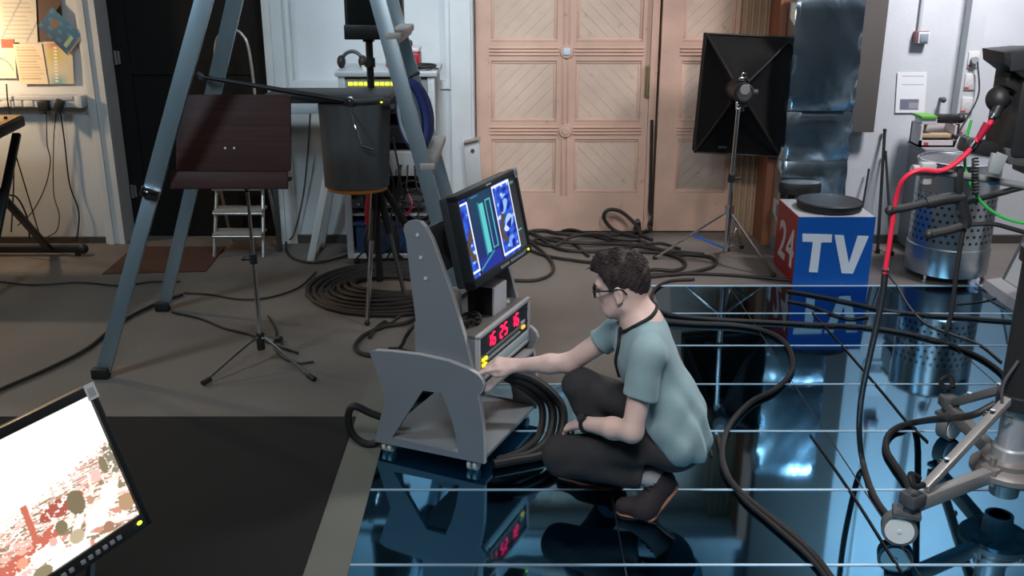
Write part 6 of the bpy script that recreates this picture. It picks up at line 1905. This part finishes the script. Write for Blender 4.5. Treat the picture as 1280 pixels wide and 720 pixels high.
# thick loops in front of the trolley
def tl(x, y, z): return TO + dv2 * x + wv2 * y + Vector((0, 0, z))
for k, (r_, lab) in enumerate(((.020, 'outermost'), (.019, 'middle'), (.016, 'innermost'))):
    o = .05 - .045 * k
    pts = [tl(-.22, .30 + .03 * k, .30), tl(-.05, .34 + .02 * k, .31 - .02 * k), tl(.08 + o * .3, .40, .27 - .03 * k), tl(.17 + o, .40, .17 - .01 * k), tl(.19 + o, .33, .06), tl(.16 + o, .22, .025), tl(.09 + o * .5, .12, .024), tl(.055, .06 + .03 * k, .024)]
    solo('cable', MB().tube(pts, r_, 10), black_rubber, lab + ' of the three thick black hoses looping out of the trolley', 'hose')
pts = [tl(-.40, .10, .10), tl(-.50, .03, .16), tl(-.56, -.01, .20), tl(-.585, -.02, .15), tl(-.57, -.01, .06), tl(-.50, .02, .02), tl(-.43, .08, .08)]
solo('cable', MB().tube(pts, .016, 10), black_rubber, 'black hose looping out of the back of the trolley above the edging strip', 'hose')
# cables behind the trolley on the left
fcable([(525, 396), (505, 404), (480, 408), (455, 419), (444, 432), (450, 441), (470, 444), (505, 441)], .012, 'black cable looping on the floor left of the trolley')
fcable([(520, 385), (500, 395), (488, 404), (480, 402), (470, 410), (462, 422)], .009, 'short black cable on the floor between the tripod foot and the trolley')
solo('cable', MB().tube([G(486, 436, .012), G(500, 434, .012), P(508, 420, 4.62), P(519, 404, 4.6), P(530, 392, 4.6)], .010, 8), cb1, 'black cable rising from the floor into the back of the trolley', 'cable')
# big pile of coiled cable
cc = Vector((-.76, 5.90, 0))
pts = []
rr = random.Random(11)
TURN = 15
for i in range(TURN * 22):
    t = i / 22
    a = 2 * PI * t
    R_ = .60 - .024 * (t % 15) + .02 * math.sin(a * 1.37 + t)
    pts.append(cc + Vector((R_ * .92 * math.cos(a), R_ * .84 * math.sin(a), .014 + .045 * (.5 + .5 * math.sin(a * .71 + t * 2.1)) * (.4 + t / 20))))
solo('cable_pile', MB().tube(pts, .0125, 7, raw=True), mat('pile_cable', (.017, .013, .012), .65), 'wide flat pile of coiled dark cable on the floor under the tripod', 'cable pile')
# ================================================================== light
def area(name, loc, target, size, power, col=(1, 1, 1), sy=None, spread=None):
    l = bpy.data.lights.new(name, 'AREA')
    l.energy = power; l.color = col; l.size = size
    if sy: l.shape = 'RECTANGLE'; l.size_y = sy
    if spread: l.spread = R(spread)
    o = bpy.data.objects.new(name, l); COL.objects.link(o)
    o.location = loc
    o.rotation_euler = (Vector(target) - Vector(loc)).to_track_quat('-Z', 'Y').to_euler()
def spot(name, loc, target, power, angle, blend=.5, col=(1, 1, 1), size=.15):
    l = bpy.data.lights.new(name, 'SPOT')
    l.energy = power; l.color = col; l.spot_size = R(angle); l.spot_blend = blend; l.shadow_soft_size = size
    o = bpy.data.objects.new(name, l); COL.objects.link(o)
    o.location = loc
    o.rotation_euler = (Vector(target) - Vector(loc)).to_track_quat('-Z', 'Y').to_euler()
def point(name, loc, power, col, size=.05):
    l = bpy.data.lights.new(name, 'POINT'); l.energy = power; l.color = col; l.shadow_soft_size = size
    o = bpy.data.objects.new(name, l); COL.objects.link(o); o.location = loc

spot('door_spot', (1.6, 3.2, 3.7), (.45, 7.2, .75), 270, 44, .7, (1, .91, .85), .2)
spot('floor_spot', (1.9, 4.7, 3.6), (.45, 5.5, 0), 300, 40, .8, (1, .94, .88), .2)
spot('person_spot', (2.2, 4.8, 3.6), (.50, 3.4, .45), 330, 32, .6, (.95, .97, 1), .25)
area('front_light', (-.3, .9, 3.6), (-.2, 3.7, .5), 1.2, 24, (.95, .97, 1), spread=100)
area('ladder_light', (-3.0, 2.6, 3.6), (-1.7, 4.8, 1.0), .6, 19, (.62, .85, 1), spread=100)
area('wall_light', (-.4, 4.4, 3.7), (-.75, 7.0, 1.5), .6, 23, (.78, .91, 1), spread=70)
area('wall_light_right', (3.3, 5.5, 3.7), (3.0, 7.0, 1.6), .6, 60, (.96, .94, 1), spread=100)
area('pedestal_fill', (.7, 1.4, 3.6), (2.0, 3.3, .4), .6, 17, (.95, .97, 1), spread=55)  # unseen fill added to brighten the pedestal
spot('warm_spot', (-4.4, 6.2, 2.3), (-2.0, 4.5, 0), 90, 62, .6, (1, .74, .48), .05)
point('desk_lamp', (-3.85, 6.5, 1.47), 42, (1, .70, .42), .05)
w = bpy.data.worlds.new('world'); scene.world = w; w.use_nodes = True
w.node_tree.nodes['Background'].inputs['Color'].default_value = (.5, .55, .6, 1)
w.node_tree.nodes['Background'].inputs['Strength'].default_value = .02
vs = scene.view_settings
vs.view_transform = 'Standard'; vs.look = 'None'; vs.gamma = 1; vs.exposure = 0
vs.use_curve_mapping = False
